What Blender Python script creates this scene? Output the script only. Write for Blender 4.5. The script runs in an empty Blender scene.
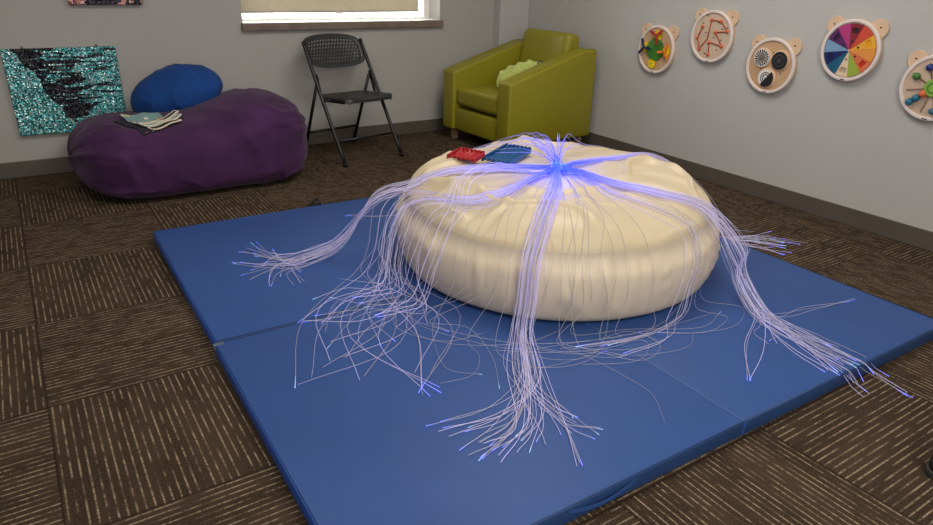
import bpy, bmesh, math, random
from mathutils import Vector, Matrix, noise
from mathutils.bvhtree import BVHTree
random.seed(7)
C = bpy.context.scene.collection
PI = math.pi
XW, YW = 3.745, 4.8625            # right wall, window wall

# ------------------------------------------------------------------ materials
def _nt(name):
    m = bpy.data.materials.new(name); m.use_nodes = True
    nt = m.node_tree
    return m, nt, nt.nodes['Principled BSDF']

def mat(name, col, rough=.5, metal=0, vary=.08, nscale=6, bump=0, bscale=60, sheen=0, spec=.5, coat=0, detail=3):
    m, nt, p = _nt(name)
    tc = nt.nodes.new('ShaderNodeTexCoord')
    n = nt.nodes.new('ShaderNodeTexNoise'); n.inputs['Scale'].default_value = nscale; n.inputs['Detail'].default_value = detail
    nt.links.new(tc.outputs['Object'], n.inputs['Vector'])
    r = nt.nodes.new('ShaderNodeValToRGB')
    r.color_ramp.elements[0].position = .3; r.color_ramp.elements[1].position = .7
    r.color_ramp.elements[0].color = tuple(c * (1 - vary) for c in col) + (1,)
    r.color_ramp.elements[1].color = tuple(min(1, c * (1 + vary)) for c in col) + (1,)
    nt.links.new(n.outputs['Fac'], r.inputs['Fac']); nt.links.new(r.outputs['Color'], p.inputs['Base Color'])
    p.inputs['Roughness'].default_value = rough; p.inputs['Metallic'].default_value = metal
    p.inputs['Specular IOR Level'].default_value = spec
    p.inputs['Sheen Weight'].default_value = sheen; p.inputs['Coat Weight'].default_value = coat
    if bump:
        b = nt.nodes.new('ShaderNodeBump'); n2 = nt.nodes.new('ShaderNodeTexNoise')
        n2.inputs['Scale'].default_value = bscale; n2.inputs['Detail'].default_value = 4
        nt.links.new(tc.outputs['Object'], n2.inputs['Vector']); nt.links.new(n2.outputs['Fac'], b.inputs['Height'])
        b.inputs['Strength'].default_value = bump; b.inputs['Distance'].default_value = .01
        nt.links.new(b.outputs['Normal'], p.inputs['Normal'])
    return m

def mth(nt, op, a, b=None, c=None):
    n = nt.nodes.new('ShaderNodeMath'); n.operation = op
    for i, v in enumerate((a, b, c)):
        if v is None: continue
        if isinstance(v, (int, float)): n.inputs[i].default_value = v
        else: nt.links.new(v, n.inputs[i])
    return n.outputs[0]

def sstep(nt, v, e0, e1):
    n = nt.nodes.new('ShaderNodeMapRange'); n.interpolation_type = 'SMOOTHSTEP'
    nt.links.new(v, n.inputs['Value'])
    n.inputs['From Min'].default_value = e0; n.inputs['From Max'].default_value = e1
    return n.outputs['Result']

def mixc(nt, fac, a, b):
    n = nt.nodes.new('ShaderNodeMix'); n.data_type = 'RGBA'
    if isinstance(fac, (int, float)): n.inputs[0].default_value = fac
    else: nt.links.new(fac, n.inputs[0])
    for i, v in ((6, a), (7, b)):
        if isinstance(v, tuple): n.inputs[i].default_value = v + (1,)
        else: nt.links.new(v, n.inputs[i])
    return n.outputs[2]

def carpet_mat():
    m, nt, p = _nt('striped carpet tile')
    L = nt.links
    tc = nt.nodes.new('ShaderNodeTexCoord'); sp = nt.nodes.new('ShaderNodeSeparateXYZ')
    L.new(tc.outputs['Object'], sp.inputs[0])
    T = .60
    u = mth(nt, 'DIVIDE', mth(nt, 'ADD', sp.outputs[0], .106), T)
    v = mth(nt, 'DIVIDE', mth(nt, 'SUBTRACT', sp.outputs[1], 2.095), T)
    iu = mth(nt, 'FLOOR', u); iv = mth(nt, 'FLOOR', v)
    fu = mth(nt, 'SUBTRACT', u, iu); fv = mth(nt, 'SUBTRACT', v, iv)
    s = mth(nt, 'ADD', iu, iv)
    par = mth(nt, 'SUBTRACT', s, mth(nt, 'MULTIPLY', mth(nt, 'FLOOR', mth(nt, 'MULTIPLY', s, .5)), 2))   # 1 = lines run along Y
    inv = mth(nt, 'SUBTRACT', 1.0, par)
    ac = mth(nt, 'ADD', mth(nt, 'MULTIPLY', fu, par), mth(nt, 'MULTIPLY', fv, inv))
    al = mth(nt, 'ADD', mth(nt, 'MULTIPLY', fv, par), mth(nt, 'MULTIPLY', fu, inv))
    a = mth(nt, 'MULTIPLY', ac, 29.0)
    ia = mth(nt, 'FLOOR', a); fa = mth(nt, 'SUBTRACT', a, ia)
    tid = mth(nt, 'ADD', mth(nt, 'MULTIPLY', iu, 3.17), mth(nt, 'MULTIPLY', iv, 7.31))
    def nz(vx, vy, vz, scale=1, detail=2):
        cb = nt.nodes.new('ShaderNodeCombineXYZ')
        for i, q in enumerate((vx, vy, vz)):
            if isinstance(q, (int, float)): cb.inputs[i].default_value = q
            else: L.new(q, cb.inputs[i])
        n = nt.nodes.new('ShaderNodeTexNoise'); n.inputs['Scale'].default_value = scale; n.inputs['Detail'].default_value = detail
        L.new(cb.outputs[0], n.inputs['Vector']); return n.outputs['Fac']
    # each yarn line: broken along its length, one line stronger than the next
    dash = nz(mth(nt, 'MULTIPLY', ia, 5.37), mth(nt, 'MULTIPLY', al, 9.0), tid)
    fleck = nz(mth(nt, 'MULTIPLY', a, 1.5), mth(nt, 'MULTIPLY', al, 70.0), tid)
    line = mth(nt, 'SUBTRACT', 1.0, sstep(nt, mth(nt, 'ABSOLUTE', mth(nt, 'SUBTRACT', fa, .5)), .05, .17))
    amt = mth(nt, 'MULTIPLY', line, mth(nt, 'MULTIPLY', sstep(nt, dash, .33, .62), sstep(nt, fleck, .22, .62)))
    band = nz(mth(nt, 'MULTIPLY', ac, 6.0), mth(nt, 'MULTIPLY', al, 1.6), mth(nt, 'ADD', tid, 4.2), 1, 4)
    base = mixc(nt, sstep(nt, band, .3, .7), (.017, .0108, .0068), (.050, .0325, .0205))
    pile = nt.nodes.new('ShaderNodeTexNoise'); pile.inputs['Scale'].default_value = 260; pile.inputs['Detail'].default_value = 2
    L.new(tc.outputs['Object'], pile.inputs['Vector'])
    base = mixc(nt, sstep(nt, pile.outputs['Fac'], .35, .7), base, (.074, .049, .032))
    col = mixc(nt, amt, base, (.31, .235, .155))
    seam = mth(nt, 'MINIMUM', mth(nt, 'MINIMUM', fu, mth(nt, 'SUBTRACT', 1.0, fu)), mth(nt, 'MINIMUM', fv, mth(nt, 'SUBTRACT', 1.0, fv)))
    col = mixc(nt, mth(nt, 'MULTIPLY', mth(nt, 'SUBTRACT', 1.0, sstep(nt, seam, .002, .007)), .7), col, (.012, .008, .006))
    L.new(col, p.inputs['Base Color']); p.inputs['Roughness'].default_value = .95; p.inputs['Specular IOR Level'].default_value = .1
    b = nt.nodes.new('ShaderNodeBump'); b.inputs['Strength'].default_value = .5; b.inputs['Distance'].default_value = .004
    L.new(mth(nt, 'ADD', pile.outputs['Fac'], amt), b.inputs['Height']); L.new(b.outputs['Normal'], p.inputs['Normal'])
    return m

def wall_mat(name, col):
    return mat(name, col, .75, 0, .025, 1.3, .06, 160, spec=.3)

def sequin_mat(name, bright, mid, dark, mode):
    """scales of metallic sequins, some brushed over to their black side"""
    m, nt, p = _nt(name); L = nt.links
    tc = nt.nodes.new('ShaderNodeTexCoord')
    mp = nt.nodes.new('ShaderNodeMapping'); L.new(tc.outputs['Object'], mp.inputs['Vector'])
    vo = nt.nodes.new('ShaderNodeTexVoronoi'); vo.inputs['Scale'].default_value = 165
    L.new(mp.outputs[0], vo.inputs['Vector'])
    sp = nt.nodes.new('ShaderNodeSeparateColor'); L.new(vo.outputs['Color'], sp.inputs[0])
    xyz = nt.nodes.new('ShaderNodeSeparateXYZ'); L.new(tc.outputs['Object'], xyz.inputs[0])
    n1 = nt.nodes.new('ShaderNodeTexNoise'); n1.inputs['Scale'].default_value = 9; n1.inputs['Detail'].default_value = 3
    L.new(tc.outputs['Object'], n1.inputs['Vector'])
    # horizontally brushed streaks
    mp2 = nt.nodes.new('ShaderNodeMapping'); mp2.inputs['Scale'].default_value = (7, 46, 1); L.new(tc.outputs['Object'], mp2.inputs['Vector'])
    n2 = nt.nodes.new('ShaderNodeTexNoise'); n2.inputs['Scale'].default_value = 1; n2.inputs['Detail'].default_value = 3
    L.new(mp2.outputs[0], n2.inputs['Vector'])
    x = xyz.outputs[0]; y = xyz.outputs[1]      # local: x 0..w, y 0..h
    if mode == 'teal':
        # dark swath slanting down from the upper left, streaky towards the right
        left = mth(nt, 'ADD', .055, mth(nt, 'MULTIPLY', mth(nt, 'SUBTRACT', .5, y), .52))
        left = mth(nt, 'ADD', left, mth(nt, 'MULTIPLY', mth(nt, 'SUBTRACT', n1.outputs['Fac'], .5), .12))
        inside = mth(nt, 'GREATER_THAN', x, left)
        inside = mth(nt, 'MULTIPLY', inside, mth(nt, 'GREATER_THAN', mth(nt, 'ADD', y, mth(nt, 'MULTIPLY', mth(nt, 'SUBTRACT', n1.outputs['Fac'], .5), .16)), mth(nt, 'ADD', .06, mth(nt, 'MULTIPLY', mth(nt, 'ABSOLUTE', mth(nt, 'SUBTRACT', x, .30)), .55))))
        fade = mth(nt, 'SUBTRACT', mth(nt, 'SUBTRACT', x, left), .06)
        thr = mth(nt, 'ADD', .385, mth(nt, 'MULTIPLY', fade, .75))
        thr = mth(nt, 'MINIMUM', thr, .56)
        st = mth(nt, 'GREATER_THAN', mth(nt, 'ADD', n2.outputs['Fac'], mth(nt, 'MULTIPLY', mth(nt, 'SUBTRACT', sp.outputs[1], .5), .10)), thr)
        mask = mth(nt, 'MULTIPLY', inside, st)
    else:
        mask = mth(nt, 'GREATER_THAN', n1.outputs['Fac'], .52)
    r = nt.nodes.new('ShaderNodeValToRGB'); cr = r.color_ramp
    cr.elements[0].color = mid[0] + (1,); cr.elements[1].color = bright + (1,)
    cr.elements[0].position = 0; cr.elements[1].position = 1
    for i, cc in enumerate(mid[1:]):
        e = cr.elements.new((i + 1) / (len(mid) + .3)); e.color = cc + (1,)
    L.new(sp.outputs[0], r.inputs['Fac'])
    col = mixc(nt, mask, r.outputs['Color'], dark)
    L.new(col, p.inputs['Base Color'])
    p.inputs['Roughness'].default_value = .32
    L.new(mth(nt, 'MULTIPLY', mth(nt, 'SUBTRACT', 1.0, mth(nt, 'MULTIPLY', mask, .5)), .55), p.inputs['Metallic'])
    # every sequin lies at its own tilt
    nv = nt.nodes.new('ShaderNodeVectorMath'); nv.operation = 'SUBTRACT'; L.new(vo.outputs['Color'], nv.inputs[0]); nv.inputs[1].default_value = (.5, .5, .5)
    sc = nt.nodes.new('ShaderNodeVectorMath'); sc.operation = 'SCALE'; L.new(nv.outputs[0], sc.inputs[0]); sc.inputs['Scale'].default_value = .9
    ge = nt.nodes.new('ShaderNodeNewGeometry')
    ad = nt.nodes.new('ShaderNodeVectorMath'); L.new(sc.outputs[0], ad.inputs[0]); L.new(ge.outputs['Normal'], ad.inputs[1])
    no = nt.nodes.new('ShaderNodeVectorMath'); no.operation = 'NORMALIZE'; L.new(ad.outputs[0], no.inputs[0]); L.new(no.outputs[0], p.inputs['Normal'])
    return m

def shade_mat():
    m = bpy.data.materials.new('roller shade fabric'); m.use_nodes = True; nt = m.node_tree; nt.nodes.clear()
    o = nt.nodes.new('ShaderNodeOutputMaterial'); d = nt.nodes.new('ShaderNodeBsdfDiffuse'); t = nt.nodes.new('ShaderNodeBsdfTranslucent'); mx = nt.nodes.new('ShaderNodeMixShader')
    tc = nt.nodes.new('ShaderNodeTexCoord'); w = nt.nodes.new('ShaderNodeTexNoise'); w.inputs['Scale'].default_value = 40
    nt.links.new(tc.outputs['Object'], w.inputs['Vector'])
    col = mixc(nt, w.outputs['Fac'], (.62, .55, .44), (.70, .63, .51))
    nt.links.new(col, d.inputs['Color']); nt.links.new(col, t.inputs['Color'])
    mx.inputs[0].default_value = .26
    nt.links.new(d.outputs[0], mx.inputs[1]); nt.links.new(t.outputs[0], mx.inputs[2]); nt.links.new(mx.outputs[0], o.inputs[0])
    return m

def glass_mat():
    m = bpy.data.materials.new('window glass'); m.use_nodes = True; nt = m.node_tree; nt.nodes.clear()
    o = nt.nodes.new('ShaderNodeOutputMaterial'); t = nt.nodes.new('ShaderNodeBsdfTransparent'); g = nt.nodes.new('ShaderNodeBsdfGlossy'); mx = nt.nodes.new('ShaderNodeMixShader')
    f = nt.nodes.new('ShaderNodeFresnel'); f.inputs[0].default_value = 1.45; g.inputs['Roughness'].default_value = .02
    t.inputs['Color'].default_value = (.95, .97, .96, 1)
    nt.links.new(f.outputs[0], mx.inputs[0]); nt.links.new(t.outputs[0], mx.inputs[1]); nt.links.new(g.outputs[0], mx.inputs[2]); nt.links.new(mx.outputs[0], o.inputs[0])
    return m

def fibre_mat():
    m, nt, p = _nt('side glow fibre')
    at = nt.nodes.new('ShaderNodeAttribute'); at.attribute_name = 'glow'
    bc = mixc(nt, at.outputs['Alpha'], (.56, .53, .60), (.02, .05, .45))
    nt.links.new(bc, p.inputs['Base Color']); p.inputs['Roughness'].default_value = .25
    nt.links.new(at.outputs['Color'], p.inputs['Emission Color']); p.inputs['Emission Strength'].default_value = 1
    # clear plastic: part of what lies behind shows through
    tr = nt.nodes.new('ShaderNodeBsdfTransparent'); mx = nt.nodes.new('ShaderNodeMixShader'); out = nt.nodes['Material Output']
    nt.links.new(mth(nt, 'ADD', .54, mth(nt, 'MULTIPLY', at.outputs['Alpha'], .42)), mx.inputs[0])
    nt.links.new(tr.outputs[0], mx.inputs[1]); nt.links.new(p.outputs[0], mx.inputs[2]); nt.links.new(mx.outputs[0], out.inputs[0])
    return m

def emit_mat(name, col, strength):
    m, nt, p = _nt(name)
    tc = nt.nodes.new('ShaderNodeTexCoord'); n = nt.nodes.new('ShaderNodeTexNoise'); n.inputs['Scale'].default_value = 90
    nt.links.new(tc.outputs['Object'], n.inputs['Vector'])
    c = mixc(nt, sstep(nt, n.outputs['Fac'], .4, .6), col[0], col[1])
    nt.links.new(c, p.inputs['Emission Color']); p.inputs['Emission Strength'].default_value = strength
    p.inputs['Base Color'].default_value = (.05, .1, .5, 1)
    return m

def voro_patch_mat(name, base, spots):
    m, nt, p = _nt(name); L = nt.links
    tc = nt.nodes.new('ShaderNodeTexCoord'); vo = nt.nodes.new('ShaderNodeTexVoronoi'); vo.inputs['Scale'].default_value = 26
    L.new(tc.outputs['Object'], vo.inputs['Vector'])
    sp = nt.nodes.new('ShaderNodeSeparateColor'); L.new(vo.outputs['Color'], sp.inputs[0])
    r = nt.nodes.new('ShaderNodeValToRGB'); r.color_ramp.interpolation = 'CONSTANT'
    els = [base, base] + spots
    r.color_ramp.elements[0].color = base + (1,)
    r.color_ramp.elements[1].color = base + (1,); r.color_ramp.elements[1].position = .4
    for i, c in enumerate(spots):
        e = r.color_ramp.elements.new(.5 + .5 * i / len(spots)); e.color = c + (1,)
    L.new(sp.outputs[0], r.inputs['Fac'])
    msk = mth(nt, 'LESS_THAN', vo.outputs['Distance'], .34)
    L.new(mixc(nt, msk, base, r.outputs['Color']), p.inputs['Base Color']); p.inputs['Roughness'].default_value = .8
    return m

M = dict(
    carpet=carpet_mat(),
    wall_b=wall_mat('taupe wall paint', (.425, .412, .392)), wall_r=wall_mat('grey wall paint', (.495, .493, .480)),
    ceiling=mat('ceiling tile', (.7, .69, .66), .9, 0, .05, 5, .2, 90),
    base=mat('brown vinyl baseboard', (.105, .088, .072), .5, 0, .06, 4),
    sill=mat('grey brown wood sill', (.20, .145, .115), .45, 0, .18, 14, .05, 40),
    white=mat('white painted frame', (.78, .77, .74), .4, 0, .02, 4),
    shade=shade_mat(), glass=glass_mat(),
    shadebar=mat('shade hem bar', (.40, .36, .29), .5, 0, .03, 9),
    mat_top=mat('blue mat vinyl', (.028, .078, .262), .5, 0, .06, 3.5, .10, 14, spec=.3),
    mat_side_lit=mat('blue mat side vinyl', (.028, .12, .56), .45, 0, .08, 6, .10, 25),  # left faces: brighter blue paints in light where the side falls in shade
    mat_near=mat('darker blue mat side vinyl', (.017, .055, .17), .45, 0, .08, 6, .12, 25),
    seam=mat('fold seam', (.060, .135, .33), .6, 0, .1, 20),
    velcro=mat('grey velcro', (.09, .11, .17), .9, 0, .2, 60),
    pouf=mat('cream vinyl', (.62, .515, .345), .46, 0, .035, 5, .05, 30),  # cushion top, toned down in colour to offset the light from above
    pouf_side_lit=mat('cream vinyl side lit', (.755, .635, .475), .48, 0, .035, 4, .05, 30),  # same vinyl, paler so that front light is painted into the side
    purple=mat('purple microsuede', (.058, .019, .072), .85, 0, .24, 5, .45, 13, sheen=.10, spec=.12),
    blue_fab=mat('royal blue cotton', (.008, .052, .225), .8, 0, .18, 7, .5, 14, sheen=.05, spec=.2),
    green=mat('olive green vinyl', (.268, .238, .011), .42, 0, .05, 3, .06, 60),
    wood_leg=mat('light brown wood leg', (.32, .21, .14), .5, 0, .2, 20),
    lime=mat('lime plush', (.47, .55, .13), .9, 0, .15, 40, .6, 120, sheen=.3),
    lime_dark=mat('ring plastic', (.03, .03, .03), .4, 0, .1, 20),
    chair_pl=mat('charcoal plastic', (.022, .025, .027), .42, 0, .10, 20, .05, 80),
    chair_mt=mat('charcoal powder coated steel', (.014, .015, .016), .35, .3, .10, 30),
    black=mat('black rubber', (.012, .012, .013), .55, 0, .15, 20, .1, 90),
    sole=mat('grey rubber sole', (.045, .045, .048), .7, 0, .15, 30),
    red_pl=mat('red plastic', (.38, .016, .020), .35, 0, .06, 9), blue_pl=mat('teal blue plastic', (.008, .075, .165), .35, 0, .08, 9),
    birch=mat('birch plywood', (.70, .50, .335), .5, 0, .08, 7, .03, 50), birch_d=mat('birch plywood edge', (.62, .42, .25), .55, 0, .15, 18),
    rim=mat('pinkish white rim', (.80, .70, .655), .45, 0, .03, 5),
    face=mat('pale birch face', (.62, .47, .345), .5, 0, .08, 9), face_tan=mat('tan face', (.56, .36, .205), .55, 0, .08, 9),
    groove=mat('dark groove', (.20, .115, .07), .7, 0, .1, 9),
    gold=mat('yellow gear', (.85, .62, .01), .4, 0, .05, 9), ggreen=mat('green gear', (.035, .20, .014), .45, 0, .1, 12),
    navy=mat('navy plastic', (.006, .020, .12), .4, 0, .1, 9), crimson=mat('crimson plastic', (.40, .016, .022), .4, 0, .08, 9),
    orange=mat('orange plastic', (.85, .22, .02), .4, 0, .06, 9), coral=mat('orange red bead', (.72, .145, .05), .4, 0, .08, 9),
    steel=mat('steel screw', (.25, .25, .25), .3, .8, .1, 9), track=mat('red brown track', (.43, .10, .05), .5, 0, .1, 9), screw=mat('dark screw', (.03, .025, .02), .4, .4, .1, 9),
    dblack=mat('disc black', (.014, .014, .016), .5, 0, .1, 9), dwhite=mat('disc white', (.80, .78, .74), .5, 0, .03, 9), dgrey=mat('disc grey', (.06, .06, .065), .5, 0, .1, 9),
    dbrown=mat('disc brown grey', (.20, .15, .125), .5, 0, .1, 9),
    lgreen=mat('bright green wheel', (.25, .46, .05), .4, 0, .06, 9), bgreen=mat('green bead', (.06, .22, .06), .4, 0, .06, 9),
    bteal=mat('teal blue bead', (.02, .16, .27), .4, 0, .06, 9), bnavy=mat('navy bead', (.015, .035, .21), .4, 0, .06, 9),
    fibre=fibre_mat(), spark=emit_mat('glowing fibre cluster', ((.005, .06, 1), (.03, .55, 1)), 1.5),
    teal=sequin_mat('teal sequins', (.85, 1, .98), [(.006, .11, .135), (.010, .21, .245), (.04, .33, .36), (.20, .56, .56)], (.010, .009, .017), 'teal'),
    pink=sequin_mat('pink and gold sequins', (.95, .85, .60), [(.02, .012, .03), (.18, .03, .10), (.45, .13, .24), (.60, .35, .20)], (.02, .015, .03), 'mix'),
    teal_edge=mat('teal fabric edge', (.012, .05, .07), .6, 0, .3, 80),
    dark_edge=mat('dark fabric edge', (.03, .022, .035), .7, 0, .3, 60),
    cloth=voro_patch_mat('printed cloth', (.20, .33, .34), [(.75, .60, .22), (.45, .04, .07), (.75, .72, .60), (.03, .06, .10)]),
    cloth_b=voro_patch_mat('dark printed cloth', (.012, .012, .022), [(.25, .40, .42), (.45, .05, .08), (.02, .02, .03), (.02, .02, .03)]),
    hem=mat('cream cloth hem', (.72, .66, .52), .85, 0, .1, 30),
)
WHEEL = [(.23, .022, .035), (.62, .075, .04), (.85, .42, .04), (.80, .31, .06), (.70, .17, .07), (.32, .43, .05), (.80, .62, .42),
         (.010, .11, .20), (.008, .022, .13), (.20, .36, .56), (.10, .022, .12), (.47, .045, .21)]
WINDOW = [(.045, .010, .018), None, (.80, .36, .005), None, (.55, .02, .012), None, (.50, .38, .27), None, (.006, .012, .07), None, (.030, .008, .04), None]
MW = [mat('wheel segment', c, .45, 0, .04, 9) for c in WHEEL]
MI = [mat('wheel window', c, .5, 0, .04, 9) if c else None for c in WINDOW]

# ------------------------------------------------------------------ builders
def obj(name, verts, faces, m, parent=None, smooth=False, bevel=0, seg=2):
    me = bpy.data.meshes.new(name)
    me.from_pydata([tuple(v) for v in verts], [], [tuple(f) for f in faces])
    return _fin(name, me, m, parent, smooth, bevel, seg)

def _fin(name, me, m, parent, smooth, bevel=0, seg=2):
    bm = bmesh.new(); bm.from_mesh(me)
    bmesh.ops.recalc_face_normals(bm, faces=bm.faces)
    if bevel:
        ed = [e for e in bm.edges if len(e.link_faces) == 2 and e.calc_face_angle(0) > .5]
        bmesh.ops.bevel(bm, geom=ed, offset=bevel, segments=seg, profile=.5, affect='EDGES', clamp_overlap=True)
    bm.to_mesh(me); bm.free()
    if smooth:
        for f in me.polygons: f.use_smooth = True
        if smooth == 'auto': me.set_sharp_from_angle(angle=.7)
    o = bpy.data.objects.new(name, me); C.objects.link(o)
    for q in (m if isinstance(m, (list, tuple)) else [m]): me.materials.append(q)
    if parent: o.parent = parent
    return o

class MB:
    """collects shapes of one part"""
    def __init__(s): s.v = []; s.f = []
    def add(s, v, f):
        k = len(s.v); s.v += [tuple(q) for q in v]; s.f += [tuple(i + k for i in g) for g in f]; return s
    def box(s, x0, x1, y0, y1, z0, z1, mx=None):
        v = [Vector((x, y, z)) for x in (x0, x1) for y in (y0, y1) for z in (z0, z1)]
        if mx: v = [mx @ q for q in v]
        return s.add(v, [(0, 1, 3, 2), (4, 6, 7, 5), (0, 4, 5, 1), (2, 3, 7, 6), (0, 2, 6, 4), (1, 5, 7, 3)])
    def prism(s, poly, ax0, ax1, f3):
        """poly of 2D points swept between ax0 and ax1; f3(p, q, a) places a point"""
        n = len(poly)
        v = [f3(p, q, ax0) for p, q in poly] + [f3(p, q, ax1) for p, q in poly]
        return s.add(v, [tuple(range(n)), tuple(range(2 * n - 1, n - 1, -1))] + [(i, (i + 1) % n, (i + 1) % n + n, i + n) for i in range(n)])
    def tube(s, pts, r, seg=8, caps=True):
        pts = [Vector(p) for p in pts]; n = len(pts)
        rr = r if isinstance(r, (list, tuple)) else [r] * n
        t0 = (pts[1] - pts[0]).normalized()
        ref = Vector((0, 0, 1)) if abs(t0.z) < .9 else Vector((1, 0, 0))
        a = t0.cross(ref).normalized(); v = []; f = []
        for i, p in enumerate(pts):
            t = (pts[min(i + 1, n - 1)] - pts[max(i - 1, 0)]).normalized()
            a = (a - t * a.dot(t)).normalized(); b = t.cross(a)
            for k in range(seg):
                an = 2 * PI * k / seg
                v.append(p + (a * math.cos(an) + b * math.sin(an)) * rr[i])
        for i in range(n - 1):
            for k in range(seg):
                f.append((i * seg + k, i * seg + (k + 1) % seg, (i + 1) * seg + (k + 1) % seg, (i + 1) * seg + k))
        if caps: f += [tuple(range(seg))[::-1], tuple(range((n - 1) * seg, n * seg))]
        return s.add(v, f)
    def lathe(s, prof, cx=0, cy=0, seg=32, mx=None, a0=0, a1=None):
        """prof of (r, z) revolved about z"""
        v = []; f = []; n = len(prof)
        for k in range(seg):
            an = 2 * PI * k / seg
            for r, z in prof:
                q = Vector((cx + r * math.cos(an), cy + r * math.sin(an), z)); v.append(mx @ q if mx else q)
        for k in range(seg):
            for i in range(n - 1):
                f.append((k * n + i, ((k + 1) % seg) * n + i, ((k + 1) % seg) * n + i + 1, k * n + i + 1))
        return s.add(v, f)
    def build(s, name, m, parent=None, smooth=False, bevel=0, seg=2):
        return obj(name, s.v, s.f, m, parent, smooth, bevel, seg)

def disc_prof(r, z0, z1, b=.002):
    return [(0.0001, z0), (r, z0), (r, z1 - b), (r - b, z1), (0.0001, z1)]

def thing(name, label, cat, loc=(0, 0, 0), rot=0, group=None):
    o = bpy.data.objects.new(name, None); C.objects.link(o); o.empty_display_size = .1
    o.location = loc
    if isinstance(rot, Matrix): o.rotation_euler = rot.to_euler()
    else: o.rotation_euler = (0, 0, rot)
    return tag(o, label, cat, group)

def tag(o, label, cat, group=None):
    o['label'] = label; o['category'] = cat
    if group: o['group'] = group
    return o

def struct(o): o['kind'] = 'structure'; return o

def catmull(P, n):
    P = [Vector(p) for p in P]; P = [2 * P[0] - P[1]] + P + [2 * P[-1] - P[-2]]
    out = []; k = len(P) - 3
    for i in range(n):
        t = i / (n - 1) * k; j = min(int(t), k - 1); t -= j
        a, b, c, d = P[j:j + 4]
        out.append(.5 * ((2 * b) + (c - a) * t + (2 * a - 5 * b + 4 * c - d) * t * t + (3 * b - a - 3 * c + d) * t ** 3))
    return out

def spow(x, e): return math.copysign(abs(x) ** e, x)
def nz(x, y, z): return noise.noise(Vector((x, y, z)))
def sm(a, b, x):
    t = min(1, max(0, (x - a) / (b - a))); return t * t * (3 - 2 * t)

# ------------------------------------------------------------------ room
X0, Y0, ZC = -3.2, -2.6, 2.70
struct(MB().box(X0, XW, Y0, YW, -.05, 0).build('floor', M['carpet']))
struct(MB().box(X0, XW, Y0, YW, ZC, ZC + .05).build('ceiling', M['ceiling']))
WX0, WX1, WZ0, WZ1, WD = 1.375, 2.93, .88, 2.15, .24
wb = MB()
wb.box(X0 - .1, WX0, YW, YW + WD, -.05, ZC + .05).box(WX1, XW + .1, YW, YW + WD, -.05, ZC + .05)
wb.box(WX0, WX1, YW, YW + WD, -.05, WZ0 - .051).box(WX0, WX1, YW, YW + WD, WZ1, ZC + .05)
struct(wb.build('wall_back', M['wall_b']))
struct(MB().box(XW, XW + .12, Y0, YW, -.05, ZC + .05).build('wall_right', M['wall_r']))
struct(MB().box(X0 - .1, X0, Y0, YW, -.05, ZC + .05).build('wall_left', M['wall_r']))
struct(MB().box(X0 - .1, XW + .12, Y0 - .1, Y0, -.05, ZC + .05).build('wall_front', M['wall_r']))
CX, CY = 3.45, 4.765                       # boxed-out column in the corner
struct(MB().box(CX, XW, CY, YW, 0, ZC).build('wall_corner', M['wall_r'], bevel=.006, seg=2))
def baseboard(name, x0, x1, y0, y1):
    return struct(MB().box(x0, x1, y0, y1, .0, .1).build(name, M['base'], bevel=.004, seg=2))
baseboard('baseboard_back', X0, CX - .008, YW - .008, YW)
baseboard('baseboard_corner', CX - .008, XW - .008, CY - .008, CY)
baseboard('baseboard_right', XW - .008, XW, Y0, CY)
baseboard('baseboard_left', X0, X0 + .008, Y0, YW - .008)
baseboard('baseboard_front', X0 + .008, XW - .008, Y0, Y0 + .008)

win = thing('window_1', 'window', 'window', (0, 0, 0)); del win['label']; del win['category']; struct(win)
fr = MB(); fy0, fy1 = YW + .17, YW + .22
fr.box(WX0, WX0 + .05, fy0, fy1, WZ0, WZ1).box(WX1 - .05, WX1, fy0, fy1, WZ0, WZ1).box(WX0 + .05, WX1 - .05, fy0, fy1, WZ0, WZ0 + .012).box(WX0 + .05, WX1 - .05, fy0, fy1, WZ1 - .05, WZ1)
fr.build('window_frame', M['white'], win)
MB().box(WX0 + .05, WX1 - .05, fy0 + .02, fy0 + .026, WZ0 + .012, WZ1 - .05).build('window_pane', M['glass'], win)
MB().box(WX0 - .012, WX1 + .014, YW - .035, YW - .001, WZ0 - .05, WZ0).build('window_sill', M['sill'], win, bevel=.004)
MB().box(WX0, WX1, YW, YW + WD, WZ0 - .05, WZ0).build('inner_sill_glare', M['white'], win)  # wooden sill top coloured white to paint in the window glare
sh = thing('roller_shade', 'beige roller shade pulled down almost to the sill of the window', 'window shade', (0, 0, 0))
SX0, SX1, SY = WX0 + .005, 2.775, YW + .07
MB().box(SX0, SX1, SY, SY + .0015, .945, WZ1 - .03).build('shade_fabric', M['shade'], sh)
MB().tube([(SX0, SY, .942), (SX1, SY, .942)], .006, 10).build('hem_bar', M['shadebar'], sh, 'auto')
MB().box(2.075, 2.135, SY - .010, SY - .005, .926, .944).build('pull_tab', M['white'], sh, bevel=.002)
MB().tube([(SX0, SY + .015, WZ1 - .03), (SX1, SY + .015, WZ1 - .03)], .025, 14).build('roller_tube', M['white'], sh, 'auto')

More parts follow.
